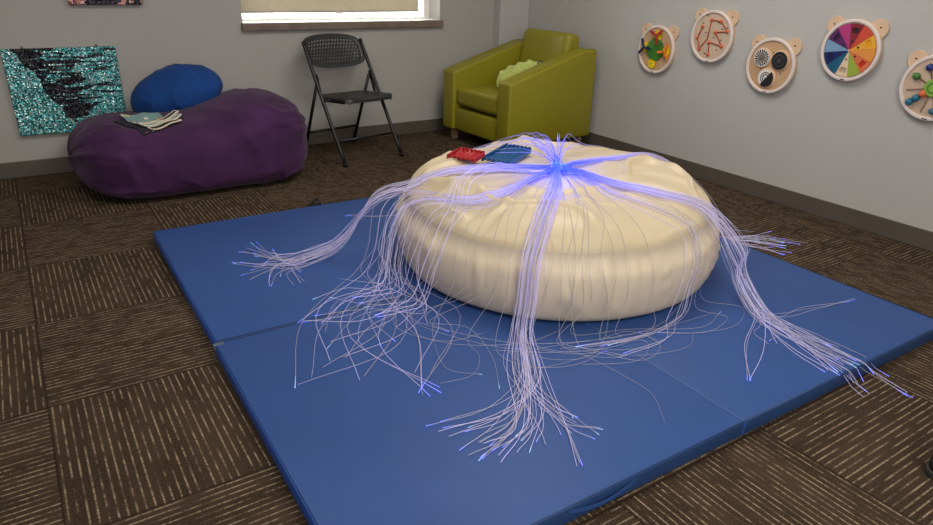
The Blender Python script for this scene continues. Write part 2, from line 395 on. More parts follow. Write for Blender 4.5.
# ------------------------------------------------------------------ folding mats
MT = .05
TH = math.radians(-.7)
def floor_mat(label, y0, y1, x0, x1, fold, handle=False, velcro=False):
    t = thing('folding_floor_mat', label, 'floor mat', (.385, .918, 0), TH, 'blue folding mats laid side by side')
    for a, b in ((x0, fold - .0006), (fold + .0006, x1)):
        nx, ny = 26, 26; V = []; F = []
        # soft slab: gently wavy top, rounded edges
        bm = bmesh.new(); bmesh.ops.create_cube(bm, size=1)
        for v in bm.verts: v.co = Vector((a + (v.co.x + .5) * (b - a), y0 + (v.co.y + .5) * (y1 - y0), (v.co.z + .5) * MT))
        bmesh.ops.bevel(bm, geom=list(bm.edges), offset=.004, segments=3, profile=.5, affect='EDGES')
        me = bpy.data.meshes.new('mat_panel'); bm.to_mesh(me); bm.free()
        p = _fin('mat_panel', me, [M['mat_top'], M['mat_side_lit'], M['mat_near']], t, 'auto')
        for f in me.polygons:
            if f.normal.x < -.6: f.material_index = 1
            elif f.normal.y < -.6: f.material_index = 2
        # welt stitched round the upper edge
        e = .004
        inner, outer = (b, a) if a == x0 else (a, b); se = 1 if a == x0 else -1
        w = MB().tube([(inner, y0 + e, MT), (outer + se * e, y0 + e, MT), (outer + se * e, y1 - e, MT), (inner, y1 - e, MT)], .0022, 6)
        w.build('welt', M['mat_near'], p, True)
        if handle and a == x0:
            hp = catmull([(.55, y0 - .001, .036), (.60, y0 - .006, .027), (.665, y0 - .009, .022), (.73, y0 - .006, .027), (.78, y0 - .001, .036)], 20)
            h = MB()
            for i in range(len(hp) - 1):
                q, s = hp[i], hp[i + 1]
                h.add([q + Vector((0, 0, -.006)), q + Vector((0, 0, .006)), s + Vector((0, 0, .006)), s + Vector((0, 0, -.006)),
                       q + Vector((0, .002, -.006)), q + Vector((0, .002, .006)), s + Vector((0, .002, .006)), s + Vector((0, .002, -.006))],
                      [(0, 1, 2, 3), (7, 6, 5, 4), (1, 5, 6, 2), (0, 3, 7, 4), (0, 4, 5, 1), (3, 2, 6, 7)])
            h.build('carry_handle', M['mat_top'], t, False)
    MB().box(fold - .0022, fold + .0022, y0 + .004, y1 - .004, MT - .004, MT + .0006).build('fold_seam', M['seam'], t)
    if velcro:
        v = MB().box(x0 - .006, x0 + .03, y1 - .02, y1 - .003, .030, .0525)
        v.build('velcro_tab', M['velcro'], t, bevel=.002)
    return t
floor_mat('blue vinyl folding mat nearest the viewer, with a carry handle on its front edge', 0, 1.222, 0, 2.445, 1.225, handle=True, velcro=True)
floor_mat('blue vinyl folding mat farther from the viewer, toward the purple bean bag', 1.228, 2.445, .006, 2.455, 1.228)

# ------------------------------------------------------------------ round pouf
DC = Vector((1.930, 2.184)); CAMAZ = math.radians(229)
def rim_drop(az): return .045 * (0.5 + 0.5 * math.cos(az - CAMAZ)) ** 2
def ridge(v, w): return math.exp(-(v / w) ** 2)
def top_z(x, y):
    """height of the cushion's top above the floor"""
    dx, dy = x - DC.x, y - DC.y; r = math.hypot(dx, dy); az = math.atan2(dy, dx); ca_, sa_ = math.cos(az), math.sin(az)
    k = min(1, r / .63)
    z = .445 + .012 * math.sin(k * PI) - rim_drop(az) * k ** 3 - .010 * math.exp(-(r / .12) ** 2)
    edge = 1 - .8 * sm(.56, .66, r)
    z += edge * (.026 * nz(x * 2.9 + 4, y * 2.9, 1.7) + .010 * nz(x * 5.5, y * 5.5, 4.1))
    # soft folds: long ridges that run round the cushion, others that fan out from the middle
    wp = .35 * nz(x * 2.6, y * 2.6, 9); wq = .5 * nz(x * 2.2, y * 2.2, 3)
    f1 = ridge(nz(r * 4.6 + wp * 2.2, ca_ * 1.1, 2.2 + sa_ * 1.1), .085)
    f2 = ridge(nz(ca_ * 2.6 + wq, sa_ * 2.6 + wq, 7.7 + r * 1.6), .075)
    f3 = ridge(nz(x * 3.3 + 2, y * 3.3 + wq, 15), .06)
    z += edge * sm(.16, .42, r) * (.024 * f1 + .016 * f2 * sm(.2, .5, r) + .005 * f3 - .012)
    q = min(.988, max(0, (r - .50) / .166))
    return z - .085 * (1 - math.sqrt(1 - q * q))
def band_r(az, t):
    """radius of the side at share t of its height"""
    ca_, sa_ = math.cos(az), math.sin(az)
    r = .664 + .050 * math.sin(PI * min(1, max(0, t * .92 + .04))) ** .8
    r += .007 * nz(ca_ * 2.1, sa_ * 2.1, 3 + t * 1.5) + .004 * nz(ca_ * 12, sa_ * 12, 8 + t) * (.4 + t)
    fold = ridge(nz(ca_ * 7 + .5 * t, sa_ * 7 + .3 * t, 12.5 + t * .5), .07)
    return r + .017 * fold * (t * 1.3) * (1 - sm(.85, 1, t)) - .004
pouf = thing('round_bean_cushion', 'large round cream vinyl cushion standing on the middle of the blue mats', 'cushion', (DC.x, DC.y, MT))
NA = 240
V = []; F = []; NR = 70
for i in range(NR + 1):
    r = .664 * (i / NR) ** .75
    for k in range(NA):
        az = 2 * PI * k / NA; rr = r
        x, y = DC.x + rr * math.cos(az), DC.y + rr * math.sin(az)
        z = top_z(x, y)
        V.append((x - DC.x, y - DC.y, z - MT))
for i in range(NR):
    for k in range(NA): F.append((i * NA + k, i * NA + (k + 1) % NA, (i + 1) * NA + (k + 1) % NA, (i + 1) * NA + k))
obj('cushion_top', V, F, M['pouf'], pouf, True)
V = []; F = []; NS = 22
for i in range(NS + 1):
    t = i / NS
    for k in range(NA):
        az = 2 * PI * k / NA
        x, y = DC.x + .664 * math.cos(az), DC.y + .664 * math.sin(az); zt = top_z(x, y) - MT
        s = sm(.70, 1, t)
        r = band_r(az, t) * (1 - s) + .664 * s
        if t < .06: r -= .02 * (1 - t / .06)
        V.append((r * math.cos(az), r * math.sin(az), .001 + zt * t))
for i in range(NS):
    for k in range(NA): F.append((i * NA + k, i * NA + (k + 1) % NA, (i + 1) * NA + (k + 1) % NA, (i + 1) * NA + k))
F.append(tuple(range(NA))[::-1])
obj('side_band', V, F, M['pouf_side_lit'], pouf, True)
# ------------------------------------------------------------------ fibre optic spray
HUB = Vector((1.922, 2.168, 0)); HUB.z = top_z(HUB.x, HUB.y) + .004
spray = thing('fibre_optic_spray', 'spray of glowing blue and white light fibres spilling from the centre of the cream cushion', 'fibre optic light', HUB)
def polar(azd, r, z=None, lift=0):
    a = math.radians(azd); x, y = DC.x + r * math.cos(a), DC.y + r * math.sin(a)
    return Vector((x, y, (top_z(x, y) if z is None else z) + lift))
def G(x, y, z=None):
    z0 = MT if (.38 < x < 2.86 and .90 < y < 3.38) else 0
    return Vector((x, y, z0 + (.006 if z is None else z)))
rs = random.Random(11)
def gz(s): return max(-1.9, min(1.9, rs.gauss(0, 1))) * s
STR = []; FAINT = set()
def lay(ctrl, n=46, weave=.0018):
    """smooth run of one fibre; kept above cushion, mat and floor"""
    pts = catmull(ctrl, n); ph = rs.random() * 9; out = []
    for i, p in enumerate(pts):
        t = i / (n - 1); w = weave * min(1, t * 4)
        p = p + Vector((nz(t * 7, ph, 1) * w, nz(t * 7, ph, 2) * w, nz(t * 7, ph, 3) * w * .6))
        d = Vector((p.x - DC.x, p.y - DC.y)); r = d.length
        if r < .664:
            p.z = max(p.z, top_z(p.x, p.y) + .004)
        elif r < .75 and p.z < .43:
            zt = top_z(DC.x + d.x / r * .664, DC.y + d.y / r * .664)
            if p.z < zt + .004:
                rb = band_r(math.atan2(d.y, d.x), min(1, max(0, (p.z - MT) / (zt - MT)))) + .005
                if p.z > zt - .09: rb = max(.672, rb * (1 - sm(.7, 1, (p.z - MT) / (zt - MT))) + .672 * sm(.7, 1, (p.z - MT) / (zt - MT)))
                if r < rb: p.x = DC.x + d.x / r * rb; p.y = DC.y + d.y / r * rb
        p.z = max(p.z, (MT + .003) if (.385 < p.x < 2.855 and .910 - (p.x - .385) * .0122 < p.y < 3.375) else .003)
        out.append(p)
    return out
def start(az):
    a = math.radians(az) + gz(.5)
    q = abs(gz(.024)) + .004
    return HUB + Vector((math.cos(a) * q, math.sin(a) * q, .008 + abs(gz(.014))))

# 1 towards the purple bean bag: along the top, then one long slack swoop to the mat
tips1 = [(.654, 2.792), (.723, 2.93), (.80, 2.96), (.837, 2.806), (.693, 2.501), (.811, 2.444), (.867, 2.573), (.67, 2.626), (.76, 2.70), (.70, 2.70), (.75, 2.86), (.74, 2.55)]
for i in range(32):
    o, o2 = gz(1), gz(1)
    tx, ty = tips1[i % 12]; tx += gz(.02); ty += gz(.025)
    lz = rs.random() * .02
    mid = Vector((1.02 + .03 * o2, 2.63 + .032 * o))
    e1 = Vector((mid.x - .13, mid.y + .045 + .012 * o))
    end = [G(e1.x, e1.y), G(e1.x * .5 + tx * .5 - .02 + gz(.01), (e1.y + .03) * .66 + ty * .34 + gz(.01)), G(tx, ty)]
    pre = start(151)
    STR.append(lay([pre, polar(151 + 3 * o, .10, None, .02 + lz), polar(152 + 2.2 * o, .30, None, .012 + lz), polar(156 + 2.2 * o, .50, None, .012 + lz), polar(157 + 2.5 * o, .655, None, .02 + lz + .006 * o2),
                    polar(158 + 2.4 * o, .80, .355 + .012 * o2), Vector((1.09 + .02 * o2, 2.58 + .02 * o, .175 + .02 * o2)), Vector((mid.x, mid.y, MT + .045 + .012 * abs(o2)))] + end))
# 2 to the left front: over the rim, down in a curtain and out over the mat
tips2 = [(.569, 1.771), (.718, 2.141), (.916, 1.513), (.852, 1.539), (.749, 1.678), (.774, 2.022), (.751, 1.838), (1.114, 1.824), (.733, 1.924), (.771, 2.129), (.90, 1.85), (.95, 1.62), (.66, 1.86), (.84, 2.28)]
for i in range(32):
    o, o2 = gz(1), gz(1)
    tx, ty = tips2[i % 14]; tx += gz(.03); ty += gz(.03)
    azr = 173 + 7 * o; lz = rs.random() * .015
    out = .722 + .04 * abs(o2)
    foot = polar(180 + 8 * o, .82 + .05 * o2, MT + .006)
    bow = rs.choice((-1, 1)) * rs.uniform(.04, .13); ex, ey = tx - foot.x, ty - foot.y
    sw = G(foot.x * .5 + tx * .5 - ey * bow * 2.2, foot.y * .5 + ty * .5 + ex * bow * 2.2)
    STR.append(lay([start(198), polar(200 + 3 * o, .12, None, .012 + lz), polar(201 + 2 * o, .32, None, .006 + lz), polar(195 + 4 * o, .52, None, .006 + lz), polar(azr, .655, None, .012 + lz),
                    polar(azr, out, .29 + .03 * o2), polar(azr + 2, out + .045, .15), foot, sw, G(tx, ty)], 52))
# 3 straight at the viewer
tips3 = [(.809, 1.345), (.848, 1.30), (.865, 1.249), (.837, 1.169), (.899, 1.155), (.934, 1.134), (1.181, 1.193), (1.208, 1.094), (1.125, 1.107), (1.066, 1.021), (.90, 1.21), (.96, 1.19), (.85, 1.22), (1.02, 1.15)]
for i in range(40):
    o, o2 = gz(1), gz(1); lz = rs.random() * .016
    tx, ty = tips3[i % 14]; tx += gz(.022); ty += gz(.022)
    k = 1.5 * o
    f1 = polar(222.8 + k, .80 + .015 * o2, MT + .012)
    f2 = G(1.20 + .022 * o, 1.435 - .02 * o + .02 * o2)
    f3 = G(1.15 * .55 + tx * .45 + .02 * o + gz(.012), 1.30 * .5 + ty * .5 + gz(.015))
    STR.append(lay([start(226), polar(227 + 4 * o, .12, None, .012 + lz), polar(227 + 3 * o, .32, None, .006 + lz), polar(225 + 2.2 * o, .52, None, .006 + lz), polar(223.4 + k * 1.15, .660, None, .010 + lz),
                    polar(223.0 + k, .715 + .012 * abs(o2), .29), polar(222.8 + k, .725 + .015 * abs(o2), .16), f1, f2, f3, G(tx, ty)], 56))
# 4 to the right front: over the rim and out towards the mat's front edge
tips4 = [(2.19, .914), (2.132, .822), (2.261, .85), (2.241, .744), (1.797, 1.042), (2.10, .897), (2.16, .86), (2.689, 1.172), (2.102, 1.119), (2.099, .93), (2.264, 1.03), (2.17, .95), (2.23, .90)]
for i in range(38):
    o, o2 = gz(1), gz(1); lz = rs.random() * .016
    j = i % 13; tx, ty = tips4[j]; tx += gz(.02); ty += gz(.02)
    azr = 300 + 4.5 * o
    a = polar(azr - 2, .80 + .02 * o2, .235 + .02 * o2)
    b = Vector((2.345 + .035 * o, 1.47 + .03 * o2, MT + .075 + .02 * o2))
    c = G(2.24 + .035 * o, 1.29 + .03 * o2, .02)
    d = G(c.x * .5 + tx * .5 + gz(.02), c.y * .5 + ty * .5 + gz(.02))
    e = G(tx, ty)
    if ty < .888: e.z = .012 + rs.random() * .02; d.z = MT + .007
    STR.append(lay([start(285), polar(288 + 6 * o, .10, None, .012 + lz), polar(284 + 3.5 * o, .27, None, .006 + lz), polar(288 + 3 * o, .46, None, .008 + lz), polar(297 + 3.5 * o, .650, None, .016 + lz), a, b, c, d, e], 52))
# 4b the outer strand of that side, hugging the cushion
for i in range(8):
    o, o2 = gz(1), gz(1); lz = rs.random() * .008
    az2 = 281 + 3 * o
    STR.append(lay([start(275), polar(268 + 5 * o, .12, None, .008 + lz), polar(270 + 3 * o, .33, None, .004 + lz), polar(276 + 3 * o, .53, None, .004 + lz), polar(az2, .660, None, .006 + lz), polar(az2 - 2, .712, .27), polar(az2 - 4, .715, .14),
                    polar(az2 - 9, .735, MT + .006), polar(az2 - 24 + 4 * o2, .77 + .04 * abs(o2), MT + .006), polar(az2 - 42 + 6 * o2, .82 + .05 * abs(o2), MT + .006)]))
# 5 to the right, over the far rim to the carpet by the wall
for i in range(30):
    o, o2 = gz(1), gz(1); lz = rs.random() * .014
    azr = -6 + 5 * o
    tx, ty = 3.10 + gz(.09), 1.86 + gz(.09)
    bx, by = 2.93 + gz(.02), 1.98 + gz(.03)
    STR.append(lay([start(0), polar(2 + 6 * o, .12, None, .014 + lz), polar(-3 + 3 * o, .34, None, .006 + lz), polar(-5 + 3 * o, .52, None, .006 + lz), polar(azr, .655, None, .014 + lz), polar(azr - 3, .78, .30), polar(azr - 6, .86, .16), G(2.78 + gz(.02), 2.06 + gz(.03)), G(bx, by), G(.5 * (bx + tx) + gz(.04), .5 * (by + ty) + gz(.04)), G(tx, ty)]))
# 6 up and over to the back, springing in loops
for i in range(34):
    o, o2 = gz(1), gz(1); azr = 58 + 30 * o
    h = .05 + .07 * rs.random()
    STR.append(lay([start(60), polar(60 + 18 * o, .09, None, .035 + .3 * h), polar(60 + 22 * o, .20 + .03 * o2, None, h), polar(59 + 25 * o, .36 + .03 * o2, None, .6 * h), polar(58 + 28 * o, .52, None, .012), polar(azr, .655, None, .012), polar(azr, .76, .26), polar(azr, .80, .10), polar(azr + 4 * o2, .95, MT + .006), polar(azr + 9 * o2, 1.08 + .04 * o2, MT + .006)]))
# 7 single loose fibres over the front, ending in wide loops on the mat
loose = [
    (210, [(1.115, 1.86), (1.207, 1.769), (1.16, 1.60), (1.075, 1.40)], .7),
    (203, [(1.10, 1.90), (1.239, 1.66), (1.421, 1.52), (1.66, 1.44)], .3),
    (206, [(1.06, 1.93), (1.25, 1.61), (1.49, 1.50), (1.80, 1.43), (2.12, 1.42)], .2),
    (236, [(1.46, 1.50), (1.50, 1.41), (1.60, 1.30), (1.74, 1.34), (1.747, 1.45)], .5),
    (240, [(1.40, 1.50), (1.55, 1.38), (1.70, 1.30), (1.82, 1.30), (1.90, 1.36)], .5),
    (232, [(1.40, 1.50), (1.46, 1.40), (1.487, 1.294), (1.46, 1.15), (1.382, 1.016)], .4),
    (244, [(1.55, 1.46), (1.68, 1.40), (1.66, 1.33), (1.55, 1.30), (1.40, 1.40)], .5),
    (229, [(1.34, 1.56), (1.42, 1.45), (1.50, 1.38), (1.58, 1.36), (1.53, 1.42)], .5),
    (252, [(1.62, 1.46), (1.78, 1.45), (1.98, 1.47), (2.10, 1.58)], .4),
    (217, [(1.23, 1.66), (1.21, 1.57), (1.25, 1.46), (1.38, 1.38), (1.52, 1.40)], .5),
    (219, [(1.27, 1.62), (1.24, 1.54), (1.28, 1.44), (1.43, 1.41), (1.60, 1.46)], .5),
    (214, [(1.18, 1.72), (1.14, 1.60), (1.05, 1.52), (.93, 1.52)], .4),
    (193, [(1.08, 1.99), (1.03, 1.86), (1.10, 1.70), (1.30, 1.60), (1.48, 1.60)], .4),
    (188, [(1.06, 2.03), (1.00, 1.90), (1.09, 1.76), (1.22, 1.72)], .4),
    (238, [(1.50, 1.53), (1.70, 1.46), (1.95, 1.36), (2.14, 1.40)], .3),
    (260, [(1.80, 1.43), (1.60, 1.40), (1.38, 1.47), (1.20, 1.62)], .3),
    (248, [(1.60, 1.47), (1.46, 1.42), (1.35, 1.46), (1.28, 1.58)], .3),
    (234, [(1.42, 1.53), (1.56, 1.42), (1.74, 1.36), (1.72, 1.46), (1.58, 1.46)], .3),
    (227, [(1.32, 1.58), (1.36, 1.49), (1.46, 1.42), (1.60, 1.43)], .3),
    (281, [(2.06, 1.44), (2.12, 1.37), (1.95, 1.33), (1.78, 1.40)], .3),
    (286, [(2.14, 1.46), (2.23, 1.38), (2.10, 1.30), (1.92, 1.33), (1.80, 1.42)], .3),
    (199, [(1.12, 1.87), (1.06, 1.74), (1.02, 1.60), (1.09, 1.49)], .3),
]
for azr, gp, j in loose:
    for q in range(1):
        o = gz(1)
        FAINT.add(len(STR))
        STR.append(lay([start(azr), polar(azr + 6 * o, .12, None, .008), polar(azr + 4 * o, .34, None, .004), polar(azr + 2 * o, .55, None, .004), polar(azr, .660, None, .006), polar(azr, .712, .28), polar(azr + o, .716, .15)] +
                       [G(x + gz(.010), y + gz(.010), None if i else .02) for i, (x, y) in enumerate(gp)], 60))
# 8 short loops left lying on top, left of the hub
for i in range(8):
    o = gz(1); a0 = 165 + 18 * rs.random()
    STR.append(lay([start(175), polar(a0, .12, None, .012), polar(a0 - 6 + 5 * o, .30, None, .03 + .05 * rs.random()), polar(a0 + 4 * o, .46, None, .008), polar(a0 + 14 + 6 * o, .60, None, .006), polar(a0 + 16 + 8 * o, .68, .36), polar(a0 + 14 + 8 * o, .74, .2), polar(a0 + 13 + 8 * o, .80, MT + .006), polar(a0 + 12 + 12 * o, .98, MT + .006)]))
# thin fill close to the hub so that the core reads dense
def add_strand(mb, cols, pts, rad, bright):
    n = len(pts); pr = [q - HUB for q in pts]
    k = len(mb.v); mb.tube(pr, [rad] * n, 5)
    d = 0; prev = pts[0]; fl = rs.random() * 50
    total = sum((pts[i + 1] - pts[i]).length for i in range(n - 1))
    for i, q in enumerate(pts):
        d += (q - prev).length; prev = q
        near = math.exp(-(d / .25) ** 1.8)
        a = 1.2 * near; b = .60 * math.exp(-((d - .14) / .34) ** 2) * (.22 + .70 * max(0, bright))
        w = (.03 + .17 * bright) * (1 - near)
        pur = max(0, nz(d * 5, fl, 0)) * .30 * bright
        c = [.006 * a + .13 * b + w * .80 + .12 * pur, .034 * a + .12 * b + w * .70 + .08 * pur, 1.0 * a + 1.0 * b + w * 1.35 + .7 * pur]
        if total - d < .008 and fl < 26: c = [.10, .22, 2.4] if fl < 20 else [.3, .9, 1.4]
        cols += [c + [near]] * 5
def finish(mb, cols, name, kind=None):
    o = mb.build(name, M['fibre'], spray, True)
    at = o.data.color_attributes.new('glow', 'FLOAT_COLOR', 'POINT')
    at.data.foreach_set('color', [x for c in cols for x in c])
    if kind: o['kind'] = kind
    return o
order = list(range(len(STR)))
rs.shuffle(order)
# every group is shared out between single strands and the thick of the bundle
rest = MB(); rcol = []
for n_, i in enumerate(order):
    rad = rs.uniform(.00075, .00115); br = rs.choice((0, .15, .3, .6, 1.0, 1.7)) * rs.uniform(.7, 1.1)
    if i in FAINT: rad = rs.uniform(.0006, .0008); br = -.15
    if n_ < 100:
        mb = MB(); cl = []; add_strand(mb, cl, STR[i], rad, br); finish(mb, cl, 'light_fibre')
    else: add_strand(rest, rcol, STR[i], rad, br)
finish(rest, rcol, 'light_fibre_bundle', 'stuff')['label'] = 'dense bundle of further light fibres'
sk = MB()
for i in range(60):
    a = rs.random() * 2 * PI; q = .048 * math.sqrt(rs.random()); z = .020 + .040 * rs.random() * (1 - q / .07)
    x, y = q * math.cos(a), q * math.sin(a); e = rs.uniform(.0018, .0034)
    sk.add([(x + e, y, z), (x - e, y, z), (x, y + e, z), (x, y - e, z), (x, y, z + e), (x, y, z - e)],
           [(0, 2, 4), (2, 1, 4), (1, 3, 4), (3, 0, 4), (2, 0, 5), (1, 2, 5), (3, 1, 5), (0, 3, 5)])
o = sk.build('glowing_core', M['spark'], spray); o['kind'] = 'stuff'; o['label'] = 'bright cyan and blue glowing points where the fibres emerge'

# ------------------------------------------------------------------ plastic ribbed trays on the cushion
def ribbed_tray(label, m, cx, cy, ang, L, W, tilt, lift):
    rot = Matrix.Rotation(ang, 4, 'Z') @ Matrix.Rotation(tilt, 4, 'Y')
    t = thing('ribbed_plastic_tray', label, 'sensory toy', (cx, cy, top_z(cx, cy) + lift), rot)
    nx, ny = 26, 40; V = []; F = []; th = .006
    for s in (0, 1):
        for i in range(nx + 1):
            for j in range(ny + 1):
                x = -L / 2 + L * i / nx; y = -W / 2 + W * j / ny
                z = .005 * math.sin(j / ny * 6 * 2 * PI) + .012 * (2 * x / L) ** 2 - s * th
                V.append((x, y, z))
    n1 = (nx + 1) * (ny + 1)
    for i in range(nx):
        for j in range(ny):
            a = i * (ny + 1) + j; b = a + ny + 1
            F += [(a, b, b + 1, a + 1), (n1 + a, n1 + a + 1, n1 + b + 1, n1 + b)]
    for i in range(nx):
        for j in (0, ny):
            a = i * (ny + 1) + j; b = a + ny + 1; F.append((a, b, n1 + b, n1 + a))
    for j in range(ny):
        for i in (0, nx):
            a = i * (ny + 1) + j; F.append((a, a + 1, n1 + a + 1, n1 + a))
    obj('ribbed_plate', V, F, m, t, 'auto')
    e = MB()
    for k in range(7):
        y = -W / 2 + W * (k + .5) / 7
        e.add([Vector(q) + Vector((L / 2 + .004, y, .014)) for q in []], [])
        mx = Matrix.Translation((L / 2 + .003, y, .012)) @ Matrix.Rotation(PI / 2, 4, 'Y')
        e.lathe([(.0001, -.006), (W / 15, -.006), (W / 15, .004), (W / 18, .006), (.0001, .006)], 0, 0, 14, mx)
    e.build('scalloped_lip', m, t, 'auto')
    for s in (-1, 1):
        MB().box(-L / 2, L / 2, s * W / 2 - .004, s * W / 2 + .004, -.006, .016).build('side_rail', m, t, bevel=.003)
    return t
ribbed_tray('blue ribbed plastic tray with scalloped edge lying on the cream cushion', M['blue_pl'], 1.845, 2.450, math.radians(25), .215, .140, math.radians(-5), .020)
ribbed_tray('red ribbed plastic tray with scalloped edge lying beside the blue one', M['red_pl'], 1.655, 2.505, math.radians(28), .105, .135, math.radians(-4), .018)

# ------------------------------------------------------------------ purple bean bag
BB = Vector((.868, 4.385, 0))
def bean(name, ax, by, hz, fn, nu=120, nv=110, pu=2.6, pr=2.0):
    V = []; F = []
    for i in range(nu + 1):
        u = -1 + 2 * i / nu; u = math.sin(u * PI / 2)
        u = max(-.9999, min(.9999, u))
        rp = (1 - abs(u) ** pu) ** (1 / pr)
        for k in range(nv):
            ph = 2 * PI * k / nv
            V.append(fn(u, ph, rp, ax, by, hz))
    for i in range(nu):
        for k in range(nv): F.append((i * nv + k, i * nv + (k + 1) % nv, (i + 1) * nv + (k + 1) % nv, (i + 1) * nv + k))
    F += [tuple(range(nv)), tuple(range(nu * nv, (nu + 1) * nv))[::-1]]
    return V, F
def bag_fn(u, ph, rp, ax, by, hz):
    c, s = spow(math.cos(ph), .80), spow(math.sin(ph), .80)
    if s < 0: c, s = spow(math.cos(ph), .36), spow(math.sin(ph), .38)
    x = ax * u
    h = hz * (1 + .20 * sm(-.2, .55, u))
    y = by * rp * c; z = .52 * h + h * .52 * rp ** .9 * s
    # gathered ends and slack folds
    pl = sm(.45, .98, abs(u))
    k = 1 + pl * (.055 * nz(ph * 5.5, u * 1.4, 3 + (u > 0)) + .045 * math.exp(-(nz(math.cos(ph) * 3.4, math.sin(ph) * 3.4, u * 1.1 + 20) / .09) ** 2)) + .03 * nz(x * 2.2, y * 2.5, z * 3 + 1)
    fl = 1 - abs(nz(ph * 3.2 + u * 2, u * 3.5, 6.2)) * 2.4
    k += .040 * max(0, fl) ** 3 * sm(.2, .6, abs(u)) + .022 * math.exp(-(nz(x * 4.2 + 3 * z, y * 2.6, z * 2.6 + 11) / .07) ** 2)
    y *= k; z = .52 * h + (z - .52 * h) * k
    x *= 1 + .03 * nz(ph * 3, u, 9)
    # hollow where the cloth books lie and the flap beyond it
    if s > 0:
        z -= .055 * s * math.exp(-((x + .26) / .16) ** 2 - ((y + .14) / .15) ** 2)
        z += .02 * s * math.exp(-((x + .48) / .12) ** 2 - ((y + .22) / .2) ** 2)
        z -= .035 * s * math.exp(-((x + .08) / .3) ** 2 - ((y - .2) / .14) ** 2)
    if s > -.3: z -= .004 * math.exp(-((x - .02) / .010) ** 2) * (s + .3)           # seam round the middle
    if z < .02: z = .002 + .018 * math.exp((z - .02) / .02)
    return (x, y, z)
V, F = bean('bean_bag', .68, .455, .41, bag_fn, pu=4.6, pr=2.3)
bag = obj('bean_bag_lounger', [Vector(v) + 0 * BB for v in V], F, M['purple'], None, True)
bag.location = BB
tag(bag, 'long purple suede bean bag lounger lying against the window wall', 'bean bag')
bvh = BVHTree.FromPolygons([Vector(v) + BB for v in V], F)
def bag_top(x, y):
    h = bvh.ray_cast(Vector((x, y, 2)), Vector((0, 0, -1)))
    return h[0].z if h[0] else 0

def pil_fn(u, ph, rp, ax, by, hz):
    c, s = spow(math.cos(ph), .95), spow(math.sin(ph), .95)
    x = ax * u; y = by * rp * c; z = hz * rp * s
    wr = sm(-.35, -1, u)
    k = 1 + .10 * wr * nz(ph * 4, u * 2, 2) + .06 * nz(x * 5, y * 5, z * 5 + 3)
    fl = 1 - abs(nz(ph * 1.3 + 4, u * 2.6, 4.4)) * 2.4
    k += .05 * max(0, fl) ** 3
    if s < 0: z *= .55
    return (x, y * k, z * k)
V, F = bean('pillow', .280, .175, .165, pil_fn, 70, 70, 2.2, 2.0)
Mx = Matrix.Translation((.845, 4.56, .485)) @ Matrix.Rotation(math.radians(-15), 4, 'Y') @ Matrix.Rotation(math.radians(-6), 4, 'Z') @ Matrix.Rotation(math.radians(22), 4, 'X')
pil = obj('beanbag_pillow', V, F, M['blue_fab'], None, True)
pil.matrix_world = Mx
tag(pil, 'royal blue stuffed pillow resting on top of the purple bean bag', 'pillow')

# cloth book lying open in the hollow
def draped(name, cx, cy, w, d, ang, m, parent, lift, th=.005, nx=16, ny=12, curl=0, hem=None):
    V = []; F = []; ca, sa = math.cos(ang), math.sin(ang)
    P = []
    for s in (0, 1):
        for i in range(nx + 1):
            for j in range(ny + 1):
                a = -w / 2 + w * i / nx; b = -d / 2 + d * j / ny
                x, y = cx + a * ca - b * sa, cy + a * sa + b * ca
                z = bag_top(x, y) + lift + .004 * math.sin(a * 40 + lift * 300) + curl * (2 * b / d) ** 2 - s * th
                V.append((x, y, z))
    n1 = (nx + 1) * (ny + 1)
    for i in range(nx):
        for j in range(ny):
            a = i * (ny + 1) + j; b = a + ny + 1
            F += [(a, b, b + 1, a + 1), (n1 + a, n1 + a + 1, n1 + b + 1, n1 + b)]
    loop = [i * (ny + 1) for i in range(nx + 1)] + [nx * (ny + 1) + j for j in range(1, ny + 1)] + [i * (ny + 1) + ny for i in range(nx - 1, -1, -1)] + [j for j in range(ny - 1, 0, -1)]
    for q in range(len(loop)):
        a, b = loop[q], loop[(q + 1) % len(loop)]; F.append((a, b, n1 + b, n1 + a))
    org = parent.location
    o = obj(name, [Vector(v) - org for v in V], F, m, parent, 'auto')
    if hem:
        pts = [Vector(V[q]) - org - Vector((0, 0, th / 2)) for q in loop] + [Vector(V[loop[0]]) - org - Vector((0, 0, th / 2))]
        MB().tube(pts, .0048, 6, False).build('hem', hem, o, True)
    return o
BK = (.61, 4.24)
bk = thing('cloth_book', 'open patterned cloth book lying in the hollow of the purple bean bag', 'book', (BK[0], BK[1], bag_top(*BK)))
draped('back_cover', .605, 4.195, .27, .25, math.radians(28), M['cloth_b'], bk, .012)
draped('cover_panel', .590, 4.300, .21, .12, math.radians(8), M['cloth'], bk, .022)
for q, (w_, m_) in enumerate(((.27, M['cloth_b']), (.25, M['cloth']), (.19, M['cloth_b']))):
    draped('page', .645 + .012 * q, 4.205 - .052 * q, w_, .040, math.radians(25), m_, bk, .030 - .004 * q, hem=M['hem'])

